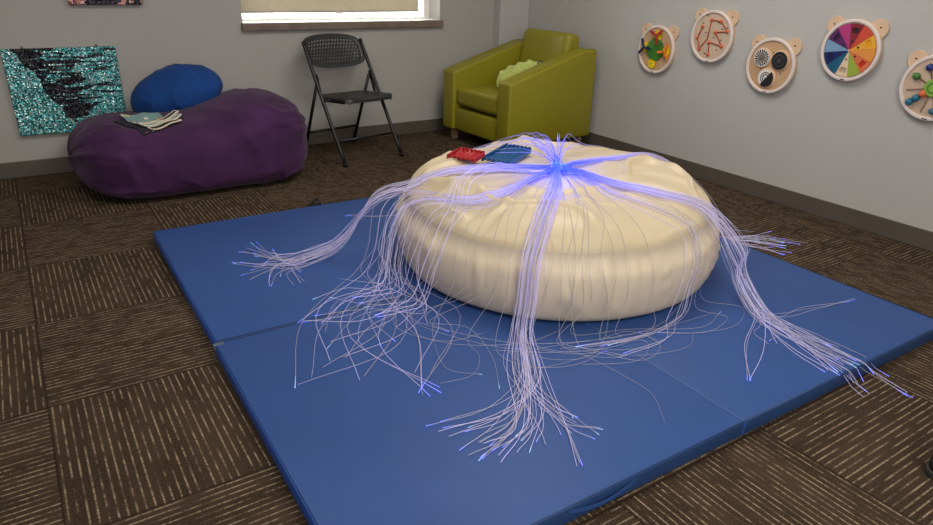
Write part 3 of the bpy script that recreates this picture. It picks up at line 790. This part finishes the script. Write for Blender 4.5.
# ------------------------------------------------------------------ sequin pictures on the window wall
WROT = Matrix(((1, 0, 0), (0, 0, -1), (0, 1, 0)))          # local x right, y up, z out of the window wall
def sequin(label, x, z, w, h, dep, m, me, pins):
    t = thing('sequin_wall_panel', label, 'sequin panel', (x, YW - .001, z), WROT)
    MB().box(.006, w - .006, .006, h - .006, 0, dep - .003).build('panel_body', me, t)
    n = 2
    MB().box(0, w, 0, h, .004, dep).build('sequin_face', m, t, bevel=.006, seg=3)
    for px in pins:
        MB().lathe([(.0001, 0), (.005, 0), (.007, .004), (.007, .020), (.004, .026), (.0001, .026)], px, h + .006, 10).build('wall_pin', M['steel'], t, True)
    return t
sequin('teal sequin panel with a dark brushed patch, left of the purple bean bag', -.030, .255, .600, .503, .030, M['teal'], M['teal_edge'], (.11, .50))
sequin('pink and gold sequin panel at the top edge of the picture', .362, .998, .405, .42, .035, M['pink'], M['dark_edge'], ())

# ------------------------------------------------------------------ folding chair
ca = Vector((.985, .17, 0)).normalized()
fc = thing('folding_chair', 'charcoal plastic and steel folding chair standing under the window', 'chair', (2.012, 4.207, 0), math.atan2(ca.y, ca.x))
# local: x across, y to the back
HX = .240; HT = .785
def up(z): return .475 * z / HT
for s in (-1, 1):
    x = s * HX
    pts = catmull([(x, 0.0, .012), (x * .995, up(.40), .40), (x * .985, up(.60), .60), (x * .97, up(.77), .77)], 16)
    leg = MB().tube(pts, .0125, 10).build('front_leg', M['chair_mt'], fc, True)
    MB().lathe([(.0001, 0), (.015, 0), (.016, .02), (.0135, .03)], x, -.002, 12).build('foot_cap', M['black'], leg, True)
    xr = s * (HX - .028)
    leg = MB().tube([(xr, .565, .012), (xr, up(.54) + .012, .54)], .0115, 10).build('rear_leg', M['chair_mt'], fc, True)
    MB().lathe([(.0001, 0), (.014, 0), (.015, .02), (.0125, .03)], xr, .562, 12).build('foot_cap', M['black'], leg, True)
    b = MB().prism([(up(.56) - .012, .575), (up(.56) + .022, .560), (up(.44) + .035, .425), (up(.44) + .005, .425)], s * (HX - .014), s * (HX - .020), lambda p, q, a: Vector((a, p, q)))
    b.build('hinge_bracket', M['chair_mt'], fc, bevel=.001)
MB().tube([(-HX, up(.155) , .155), (HX, up(.155), .155)], .009, 10).build('front_crossbar', M['chair_mt'], fc, True)
yr = .565 + (up(.54) + .012 - .565) * (.14 / .54)
MB().tube([(-HX + .028, yr, .14), (HX - .028, yr, .14)], .009, 10).build('rear_crossbar', M['chair_mt'], fc, True)
# seat: rounded plate, front lip curling down
bm = MB(); V = []; F = []; nx, ny = 24, 22
def seat_pt(i, j, s):
    a = -1 + 2 * i / nx; b = j / ny
    w = .205 + .018 * math.sin(b * PI) - .012 * b
    cr = .045
    y = .075 + .37 * b
    # rounded plan corners
    lim = 1.0
    if b < .14: lim = 1 - .16 * (1 - b / .14) ** 2
    if b > .90: lim = 1 - .12 * ((b - .90) / .10) ** 2
    x = a * w * lim
    z = .440 - .028 * b - .010 * (1 - a * a) * math.sin(b * PI) - .020 * max(0, 1 - b / .12) ** 2 - .008 * max(0, (abs(a) - .85) / .15) ** 2
    y -= .018 * (1 - a * a) * (1 - b)
    return Vector((x + .040, y, z - s * (.024 if 0 < i < nx and 0 < j < ny else .018)))
for s in (0, 1):
    for i in range(nx + 1):
        for j in range(ny + 1): V.append(seat_pt(i, j, s))
n1 = (nx + 1) * (ny + 1)
for i in range(nx):
    for j in range(ny):
        a = i * (ny + 1) + j; b = a + ny + 1
        F += [(a, b, b + 1, a + 1), (n1 + a, n1 + a + 1, n1 + b + 1, n1 + b)]
loop = [i * (ny + 1) for i in range(nx + 1)] + [nx * (ny + 1) + j for j in range(1, ny + 1)] + [i * (ny + 1) + ny for i in range(nx - 1, -1, -1)] + [j for j in range(ny - 1, 0, -1)]
for q in range(len(loop)):
    a, b = loop[q], loop[(q + 1) % len(loop)]; F.append((a, b, n1 + b, n1 + a))
seat = obj('seat', V, F, M['chair_pl'], fc, 'auto')
MB().tube([(-HX + .02, up(.41) + .01, .402), (HX - .02, up(.41) + .01, .402)], .009, 8).build('seat_support', M['chair_mt'], fc, True)
for s in (-1, 1):
    MB().tube([(s * .185 + .04, .125, .400), (s * .185 + .03, .40, .382)], .009, 8).build('seat_rail', M['chair_mt'], fc, True)
# perforated backrest: frame and a web of staggered slots
def back_p(a, b, o=0):
    """a -1..1 across, b 0..1 up; o outwards to the back"""
    top = .812 - .022 * a * a; bot = .600 + .020 * a * a - .006
    z = bot + (top - bot) * b
    w = .224 + .006 * b
    return Vector((a * w, up(z) + .030 - .020 * a * a + o, z))
cols, rows = 17, 7; wb_ = MB()
A0, A1, B0, B1 = -.90, .90, .13, .86
for rr_ in range(rows):
    for cc_ in range(cols):
        off = .5 if rr_ % 2 else 0
        ca0 = A0 + (A1 - A0) * (cc_ + off - .25) / cols; ca1 = A0 + (A1 - A0) * (cc_ + 1 + off - .25) / cols
        ca0 = max(A0 - .03, min(A1 + .03, ca0)); ca1 = max(A0 - .03, min(A1 + .03, ca1))
        if ca1 - ca0 < .02: continue
        cb0 = B0 + (B1 - B0) * rr_ / rows; cb1 = B0 + (B1 - B0) * (rr_ + 1) / rows
        am, bm_ = (ca0 + ca1) / 2, (cb0 + cb1) / 2; ha, hb = (ca1 - ca0) / 2, (cb1 - cb0) / 2
        outer = [(1, 0), (1, 1), (0, 1), (-1, 1), (-1, 0), (-1, -1), (0, -1), (1, -1)]
        inner = [(math.cos(k * PI / 4) * .62, math.sin(k * PI / 4) * .66) for k in range(8)]
        vs = [back_p(am + ha * p, bm_ + hb * q, o) for o in (0, .005) for p, q in outer] + [back_p(am + ha * p, bm_ + hb * q, o) for o in (0, .005) for p, q in inner]
        fs = []
        for k in range(8):
            n = (k + 1) % 8
            fs += [(k, n, 16 + n, 16 + k), (8 + n, 8 + k, 24 + k, 24 + n), (16 + k, 16 + n, 24 + n, 24 + k)]
        wb_.add(vs, fs)
wb_.build('backrest_web', M['chair_pl'], fc)
def ring(o):
    pts = []
    for k in range(80):
        t = 2 * PI * k / 80
        pts.append((spow(math.cos(t), .36), .5 + .5 * spow(math.sin(t), .36)))
    return pts
rp_ = ring(0); V = []; F = []
for k, (a, b) in enumerate(rp_):
    ia, ib = a * .885, .5 + (b - .5) * .70
    V += [back_p(a, b, -.008), back_p(a, b, .014), back_p(ia, ib, .010), back_p(ia, ib, -.004)]
for k in range(80):
    n = (k + 1) % 80
    for q in range(4): F.append((4 * k + q, 4 * k + (q + 1) % 4, 4 * n + (q + 1) % 4, 4 * n + q))
obj('backrest_frame', V, F, M['chair_pl'], fc, 'auto', bevel=.002, seg=2)

# ------------------------------------------------------------------ olive armchair
A = Vector((2.818, 4.625)); B = Vector((2.853, 3.787))
e = (B - A).normalized()
ac = thing('armchair', 'olive green vinyl armchair standing in the corner by the column', 'armchair', (A.x, A.y, 0), math.atan2(e.y, e.x))
# local x along the front (left to right as seen), local y to the back
W, D, AR = .839, .822, .148
prof = [(0, .09), (0, .535), (.66, .724), (.70, .733), (D, .736), (D, .09)]
for x0 in (0, W - AR):
    arm = MB().prism(prof, x0, x0 + AR, lambda p, q, a: Vector((a, p, q))).build('arm', M['green'], ac, 'auto', bevel=.020, seg=4)
    # welt round the outer face
    xo = x0 if x0 == 0 else x0 + AR
    xo2 = x0 + .02 if x0 == 0 else x0 + AR - .02
    MB().tube([(xo2, .004, .11), (xo2, .004, .52), (xo2, .010, .533)] + [(xo2, y, z + .0015) for y, z in ((.03, .544), (.66, .7245), (.70, .7335), (D - .02, .736))], .0026, 6).build('seam_welt', M['green'], arm, True)
MB().box(AR + .001, W - AR - .001, .022, .30, .095, .262).build('front_panel', M['green'], ac, 'auto', bevel=.012, seg=3)
MB().box(AR + .001, W - AR - .001, .30, D - .10, .12, .262).build('seat_deck', M['green'], ac)
MB().box(AR + .001, W - AR - .001, D - .11, D, .095, .735).build('back_frame', M['green'], ac, 'auto', bevel=.018, seg=3)
def cushion_mesh(hx, hy, hz, r, puff, n=26):
    bm = bmesh.new(); bmesh.ops.create_cube(bm, size=2)
    bmesh.ops.subdivide_edges(bm, edges=list(bm.edges), cuts=n, use_grid_fill=True)
    for v in bm.verts:
        a, b, c = v.co
        p = Vector((spow(math.sin(a * PI / 2), .9) * hx, spow(math.sin(b * PI / 2), .9) * hy, spow(math.sin(c * PI / 2), .9) * hz))
        q = Vector((max(-hx + r, min(hx - r, p.x)), max(-hy + r, min(hy - r, p.y)), max(-hz + r, min(hz - r, p.z))))
        d = p - q
        if d.length > 1e-6: p = q + d.normalized() * min(d.length, r)
        p.z += puff * (1 - (p.x / hx) ** 2) * (1 - (p.y / hy) ** 2) * (p.z / hz)
        p += Vector((nz(p.x * 6, p.y * 6, p.z * 6), nz(p.x * 6, p.y * 6, 5), nz(p.x * 6, p.y * 6, 9))) * .004
        v.co = p
    me = bpy.data.meshes.new('cushion'); bm.to_mesh(me); bm.free(); return me
me = cushion_mesh((W - 2 * AR) / 2 - .003, .30, .068, .035, .016)
me.transform(Matrix.Translation((W / 2, .318, .345)) @ Matrix.Rotation(math.radians(-2), 4, 'X'))
sc = _fin('seat_cushion', me, M['green'], ac, True)
me = cushion_mesh((W - 2 * AR) / 2 - .004, .235, .070, .045, .008)
me.transform(Matrix.Translation((W / 2, .695, .602)) @ Matrix.Rotation(math.radians(80), 4, 'X'))
_fin('back_cushion', me, M['green'], ac, True)
for x, y in ((.045, .05), (W - .095, .05), (.045, D - .09), (W - .095, D - .09)):
    MB().add([(x - .0, y, .092), (x + .055, y, .092), (x + .055, y + .05, .092), (x, y + .05, .092), (x + .006, y + .006, 0), (x + .046, y + .006, 0), (x + .046, y + .044, 0), (x + .006, y + .044, 0)],
             [(0, 1, 2, 3), (7, 6, 5, 4), (0, 4, 5, 1), (1, 5, 6, 2), (2, 6, 7, 3), (3, 7, 4, 0)]).build('chair_leg', M['wood_leg'], ac, bevel=.003)
# lime plush leaning in the seat's right corner
lp = thing('plush_cushion', 'pale lime green plush cushion with a ring, lying in the olive armchair', 'cushion', (0, 0, 0))
lx = Matrix.Translation((A.x, A.y, 0)) @ Matrix.Rotation(math.atan2(e.y, e.x), 4, 'Z')
V, F = bean('plush', .195, .13, .05, lambda u, ph, rp, ax, by, hz: (ax * u, by * rp * spow(math.cos(ph), .9) * (1 + .07 * math.sin(u * 16)), hz * rp * math.sin(ph) * (1 + .25 * nz(u * 4, ph, 2))), 50, 44, 3.0, 2.0)
lm = lx @ Matrix.Translation((W - AR - .135, .34, .515)) @ Matrix.Rotation(math.radians(62), 4, 'Z') @ Matrix.Rotation(math.radians(-18), 4, 'Y') @ Matrix.Rotation(math.radians(52), 4, 'X')
lp.matrix_world = lm
obj('plush_body', V, F, M['lime'], lp, True)
rg = MB()
rg.tube([Vector((.160 + .017 * math.cos(k * PI / 10), .050 + .017 * math.sin(k * PI / 10), .050)) for k in range(21)], .0045, 8, False)
rg.build('ring', M['lime_dark'], lp, True)

# ------------------------------------------------------------------ bear-shaped play panels on the right wall
BROT = Matrix(((0, 0, -1), (-1, 0, 0), (0, 1, 0)))        # local x right, y up, z out of the right wall
R_ = .155
def bear_outline(n=160):
    """circle with two ears, radial outline"""
    pts = []
    for k in range(n):
        t = 2 * PI * k / n; d = Vector((math.cos(t), math.sin(t))); r = R_
        for sx in (-1, 1):
            c = Vector((sx * .113, .116)); b = d.dot(c); q = b * b - c.length_squared + .048 ** 2
            if q > 0: r = max(r, b + math.sqrt(q))
        pts.append((d.x * r, d.y * r))
    return pts
def bear(label, y, z, facem):
    t = thing('bear_play_panel', label, 'wall toy', (XW - .001, y, z), BROT, 'bear-shaped wooden play panels on the wall')
    MB().prism(bear_outline(), 0, .012, lambda p, q, a: Vector((p, q, a))).build('bear_board', M['birch'], t, bevel=.002, seg=2)
    MB().lathe(disc_prof(R_, .012, .022, .001), 0, 0, 72).build('round_body', M['birch_d'], t, 'auto')
    MB().lathe(disc_prof(R_ - .014, .0215, .024, .0005), 0, 0, 72).build('face_disc', facem, t, 'auto')
    MB().lathe([(R_ - .016, .023), (R_ - .016, .029), (R_ - .013, .032), (R_ - .002, .032), (R_ + .0015, .029), (R_ + .0015, .019), (R_ - .016, .019)], 0, 0, 80).build('rim', M['rim'], t, 'auto')
    for sx in (-1, 1): MB().lathe(disc_prof(.0045, .011, .0145, .001), sx * .122, .123, 12).build('screw', M['screw'], t, 'auto')
    MB().box(-.012, .012, -R_ + .004, -R_ + .009, .030, .0328).build('badge', M['screw'], t)
    return t
Z1 = .024
def gear(t, m, x, y, r, teeth, z0, z1, name='gear', depth=.16):
    poly = []
    for k in range(teeth * 4):
        a = 2 * PI * k / (teeth * 4); rr = r if k % 4 in (0, 1) else r * (1 - depth)
        poly.append((x + rr * math.cos(a), y + rr * math.sin(a)))
    return MB().prism(poly, z0, z1, lambda p, q, a: Vector((p, q, a))).build(name, m, t, bevel=.0006, seg=1)
def pin(t, x, y, z, r=.005, m=None): return MB().lathe(disc_prof(r, z - .004, z + .003, .001), x, y, 14).build('pin', m or M['steel'], t, 'auto')
def propeller(t, m, x, y, a0, z):
    mb = MB()
    for k in range(3):
        a = math.radians(a0 + 120 * k); d = Vector((math.cos(a), math.sin(a))); n = Vector((-d.y, d.x))
        prof_ = [(.0, .005), (.018, .0065), (.038, .0095), (.056, .008), (.062, 0)]
        pl = [(x + d.x * p + n.x * w, y + d.y * p + n.y * w) for p, w in prof_] + [(x + d.x * p - n.x * w, y + d.y * p - n.y * w) for p, w in prof_[::-1][1:]]
        mb.prism(pl, z, z + .007, lambda p, q, c: Vector((p, q, c)))
    mb.lathe(disc_prof(.010, z - .004, z + .010, .002), x, y, 18)
    o = mb.build('propeller', m, t, 'auto'); pin(o, x, y, z + .011, .004)
    # spindle that carries it
    return o
b1 = bear('bear-shaped wall panel with green and yellow gears and three small propellers', 3.312, .786, M['face_tan'])
gear(b1, M['ggreen'], 0, .0, .075, 20, .026, .038); pin(b1, 0, 0, .039)
for x, y in ((.012, .092), (-.090, .010), (.098, -.004), (-.014, -.094)):
    gear(b1, M['gold'], x, y, .036, 12, .028, .036, depth=.28)
    if y < -.05: pin(b1, x, y, .037)
propeller(b1, M['crimson'], .012, .092, 37, .047); propeller(b1, M['navy'], -.090, .010, 112, .047); propeller(b1, M['orange'], .098, -.004, 68, .047)
for x, y in ((.012, .092), (-.090, .010), (.098, -.004)): MB().lathe(disc_prof(.006, .032, .048, .001), x, y, 14).build('spindle', M['gold'], b1, 'auto')

b2 = bear('bear-shaped wall panel with orange beads in a zigzag groove', 2.876, .908, M['face'])
nodes = {k: ((x - 437) / 98 * .148 + .008, -(y - 175) / 123 * .148) for k, (x, y) in dict(a=(422, 93), b=(470, 97), c=(505, 143), d=(450, 152), e=(490, 216), f=(427, 204), g=(430, 264), h=(382, 130), i=(363, 188), j=(382, 241), k=(414, 186)).items()}
for s in ('hi', 'ij', 'jk', 'ka', 'ab', 'bc', 'cd', 'de', 'ef', 'fg'):
    p, q = nodes[s[0]], nodes[s[1]]
    MB().tube([(p[0], p[1], Z1 + .003), (q[0], q[1], Z1 + .003)], .0038, 8).build('track', M['track'], b2, True)
for k, (x, y) in nodes.items():
    if k != 'k': MB().lathe([(.0001, Z1), (.0105, Z1), (.0115, Z1 + .005), (.009, Z1 + .009), (.0001, Z1 + .010)], x, y, 18).build('bead', M['coral'], b2, True)
for x, y in ((-.075, .075), (-.045, .02), (-.095, .01), (.07, .05), (.02, -.005), (.075, -.015), (-.02, -.045), (.055, -.075), (-.03, -.105), (.04, .085), (-.05, .12), (.105, .06)):
    MB().box(x - .006, x + .006, y - .003, y + .003, Z1 - .001, Z1 + .0012).build('slot', M['screw'], b2)

b3 = bear('bear-shaped wall panel with three black and white spinning discs', 2.434, .784, M['face_tan'])
def spin_disc(t, x, y, kind):
    MB().lathe(disc_prof(.058, Z1 - .001, Z1 + .006, .002), x, y, 40).build('backing', M['birch'], t, 'auto')
    r = .050; z0 = Z1 + .006; zt = z0 + .007
    mb = MB(); n = 54
    rads = [.0001, .010, .016, .022, .028, .034, .040, .046, r]
    V = []; F = []; mi = []
    for i, q in enumerate(rads):
        for k in range(n): V.append((x + q * math.cos(2 * PI * k / n), y + q * math.sin(2 * PI * k / n), zt))
    for k in range(n): V.append((x + r * math.cos(2 * PI * k / n), y + r * math.sin(2 * PI * k / n), z0))
    for i in range(len(rads)):
        for k in range(n):
            F.append((i * n + k, i * n + (k + 1) % n, (i + 1) * n + (k + 1) % n, (i + 1) * n + k))
            if i == len(rads) - 1: mi.append(3)
            elif kind == 'rays': mi.append(2 if i < 3 else (0 if k % 3 and i < 7 else 1))
            elif kind == 'rings': mi.append((0, 2, 0, 0, 2, 0, 0, 0)[i] if i else 0)
            else:
                a = (2 * PI * (k + .5) / n - math.radians(-127)) % (2 * PI)
                mi.append(0 if a < PI else (0 if i in (2, 4) else 1))
    cm = {'rays': [M['dblack'], M['dwhite'], M['dbrown'], M['birch']], 'rings': [M['dblack'], M['dwhite'], M['dgrey'], M['birch']], 'half': [M['dblack'], M['dwhite'], M['dgrey'], M['birch']]}[kind]
    o = obj('spinning_disc', V, F, cm, t, False)
    if len(o.data.polygons) == len(mi): o.data.polygons.foreach_set('material_index', mi)
    pin(o, x, y, zt + .002, .005); return o
for x, y, k in ((-.056, .040, 'rays'), (.060, .036, 'rings'), (-.006, -.070, 'half')): spin_disc(b3, x, y, k)
for x, y in ((.008, .075), (-.055, -.022), (.075, -.035)): MB().lathe(disc_prof(.004, Z1 - .001, Z1 + .002, .001), x, y, 10).build('screw', M['screw'], b3, 'auto')

b4 = bear('bear-shaped wall panel with a twelve-part rainbow colour wheel', 1.992, .916, M['face'])
def wedge(t, k):
    a0 = PI / 2 + .17 - k * PI / 6 - .006; a1 = a0 - PI / 6 + .012
    rads = [.004, .052, .066, .088, .114, .134] if MI[k] else [.004, .07, .134]
    angs = [0, .16, .38, .62, .84, 1] if MI[k] else [0, .25, .5, .75, 1]
    z0, z1 = Z1, Z1 + .007; mb = MB()
    def P(r, s, z): a = a0 + (a1 - a0) * s; return Vector((r * math.cos(a), r * math.sin(a), z))
    for i in range(len(rads) - 1):
        for j in range(len(angs) - 1):
            if MI[k] and ((i == 3 and 1 <= j <= 3)): continue
            c = [(rads[i], angs[j]), (rads[i + 1], angs[j]), (rads[i + 1], angs[j + 1]), (rads[i], angs[j + 1])]
            mb.add([P(r, s, z0) for r, s in c] + [P(r, s, z1) for r, s in c], [(3, 2, 1, 0), (4, 5, 6, 7), (0, 1, 5, 4), (1, 2, 6, 5), (2, 3, 7, 6), (3, 0, 4, 7)])
    o = mb.build('wheel_segment', MW[k], t)
    if MI[k]:
        q = MB(); c = [(.087, .15), (.115, .15), (.115, .5), (.115, .85), (.087, .85), (.087, .5)]
        q.prism([(P(r, s, 0).x, P(r, s, 0).y) for r, s in c], z0 + .0002, z0 + .002, lambda x, y, z: Vector((x, y, z))).build('window', MI[k], o)
        p = P(.046, .5, 0); MB().lathe(disc_prof(.006, z1 - .001, z1 + .001, .0003), p.x, p.y, 14).build('hole', MI[0] if k not in (6,) else M['groove'], o, 'auto')
for k in range(12): wedge(b4, k)
pin(b4, 0, 0, Z1 + .009, .006, M['birch'])

b5 = bear('bear-shaped wall panel with coloured beads on spokes round a green wheel', 1.543, .788, M['face'])
MB().lathe(disc_prof(.042, Z1, Z1 + .014, .003), 0, 0, 36).build('hub_wheel', M['lgreen'], b5, 'auto')
MB().lathe([(.020, Z1 + .0135), (.020, Z1 + .0165), (.026, Z1 + .0165), (.026, Z1 + .0135)], 0, 0, 28).build('hub_ring', M['bgreen'], b5, 'auto')
sp_ = [(192, []), (153, [('bgreen', .098)]), (113, [('bnavy', .100)]), (222, [('bteal', .118), ('bteal', .084), ('coral', .050)]), (257, []), (75, [('coral', .095)]), (35, [('gold', .10), ('gold', .072)]), (-5, [('bgreen', .09)]), (-45, [('coral', .105), ('bnavy', .074)]), (-75, [('bteal', .11)])]
for an, beads in sp_:
    a = math.radians(an); d = Vector((math.cos(a), math.sin(a), 0))
    MB().tube([d * .040 + Vector((0, 0, Z1 + .006)), d * .118 + Vector((0, 0, Z1 + .006)), d * .124 + Vector((0, 0, Z1 - .001))], .0022, 8).build('spoke', M['groove'], b5, True)
    for mn, r in beads:
        c = d * r + Vector((0, 0, Z1 + .012)); rot = Matrix.Translation(c) @ Matrix.Rotation(a, 4, 'Z') @ Matrix.Rotation(PI / 2, 4, 'Y')
        MB().lathe([(.003, -.0155), (.011, -.0150), (.0165, -.008), (.0180, 0), (.0165, .008), (.011, .0150), (.003, .0155)], 0, 0, 20, rot).build('bead', M[mn], b5, True)

# ------------------------------------------------------------------ small things on the carpet
pg = thing('black_rubber_wedge', 'small black rubber piece on the carpet just behind the far mat', 'door wedge', (1.285, 3.475, 0), math.radians(-20))
MB().prism([(-.040, 0), (.035, 0), (.035, .030), (.018, .044), (-.006, .040), (-.020, .018), (-.040, .012)], -.022, .022, lambda p, q, a: Vector((p, a, q))).build('wedge_body', M['black'], pg, 'auto', bevel=.006, seg=3)
MB().tube([(.012, 0, .040), (.012, 0, .056)], .008, 10).build('knob', M['black'], pg, True)

# shoe tip that enters the frame at the right
sh_ = thing('black_shoe', 'rounded tip of a black shoe on the carpet at the right edge', 'shoe', (1.905, .520, 0), math.radians(-33))
def shoe_ring(x, w, h, yb=0):
    return [(x, yb + w * spow(math.cos(2 * PI * k / 24), .8), max(0, h * .5 + h * .5 * spow(math.sin(2 * PI * k / 24), .7))) for k in range(24)]
secs = [(0.0, .006, .030), (.006, .022, .048), (.022, .036, .062), (.06, .046, .075), (.11, .048, .085), (.16, .044, .105), (.21, .040, .120), (.255, .038, .118), (.275, .026, .10), (.282, .008, .07)]
V = []; F = []
for x, w, h in secs: V += [(a, b, c + .018) for a, b, c in shoe_ring(x, w, h - .01)]
for i in range(len(secs) - 1):
    for k in range(24): F.append((i * 24 + k, i * 24 + (k + 1) % 24, (i + 1) * 24 + (k + 1) % 24, (i + 1) * 24 + k))
F += [tuple(range(24)), tuple(range(24 * (len(secs) - 1), 24 * len(secs)))]
obj('shoe_upper', V, F, M['black'], sh_, True)
pl = [(x - .003 if i == 0 else x, w + .004) for i, (x, w, h) in enumerate(secs)]
MB().prism([(x, w) for x, w in pl] + [(x, -w) for x, w in pl[::-1]], 0, .022, lambda p, q, a: Vector((p, q, a))).build('sole', M['sole'], sh_, 'auto', bevel=.003)

# ------------------------------------------------------------------ light
def area(name, loc, size, energy, col, rot=(0, 0, 0)):
    l = bpy.data.lights.new(name, 'AREA'); l.shape = 'RECTANGLE'; l.size, l.size_y = size; l.energy = energy; l.color = col
    o = bpy.data.objects.new(name, l); C.objects.link(o); o.location = loc; o.rotation_euler = rot; return o
area('ceiling_panel_lamp', (2.2, 2.4, 2.66), (1.2, 1.2), 38, (1, .94, .85))
area('ceiling_panel_lamp', (-.2, 2.6, 2.66), (1.2, .6), 20, (1, .94, .86))
area('ceiling_panel_lamp', (1.2, -.3, 2.66), (1.2, 1.2), 42, (1, .94, .85))
area('front_fill_light', (.2, -2.5, 1.7), (2.6, 1.4), 84, (1, .95, .88), (math.radians(80), 0, math.radians(-8)))  # added fill lamp behind the camera to brighten front faces, not a window
pl_ = bpy.data.lights.new('fibre_engine_glow', 'POINT'); pl_.energy = 1.8; pl_.color = (.08, .14, 1); pl_.shadow_soft_size = .05
po = bpy.data.objects.new('fibre_engine_glow', pl_); C.objects.link(po); po.location = HUB + Vector((0, 0, .12))
w = bpy.data.worlds.new('sky'); bpy.context.scene.world = w; w.use_nodes = True
bg = w.node_tree.nodes['Background']; bg.inputs[0].default_value = (1, .99, .96, 1); bg.inputs[1].default_value = 9

# ------------------------------------------------------------------ camera
yaw, pitch, roll = .5896, .40937, .029717
f = Vector((math.sin(yaw) * math.cos(pitch), math.cos(yaw) * math.cos(pitch), -math.sin(pitch)))
r = Vector((math.cos(yaw), -math.sin(yaw), 0)); u = r.cross(f)
r, u = r * math.cos(roll) + u * math.sin(roll), u * math.cos(roll) - r * math.sin(roll)
cam = bpy.data.cameras.new('camera'); cam.sensor_fit = 'HORIZONTAL'; cam.sensor_width = 36; cam.lens = 674.18 / 933 * 36; cam.clip_start = .05
co = bpy.data.objects.new('camera', cam); C.objects.link(co)
co.matrix_world = Matrix(((r.x, u.x, -f.x, 0), (r.y, u.y, -f.y, 0), (r.z, u.z, -f.z, 1.25), (0, 0, 0, 1)))
S = bpy.context.scene; S.camera = co
S.view_settings.view_transform = 'Standard'; S.view_settings.look = 'None'; S.view_settings.exposure = 0
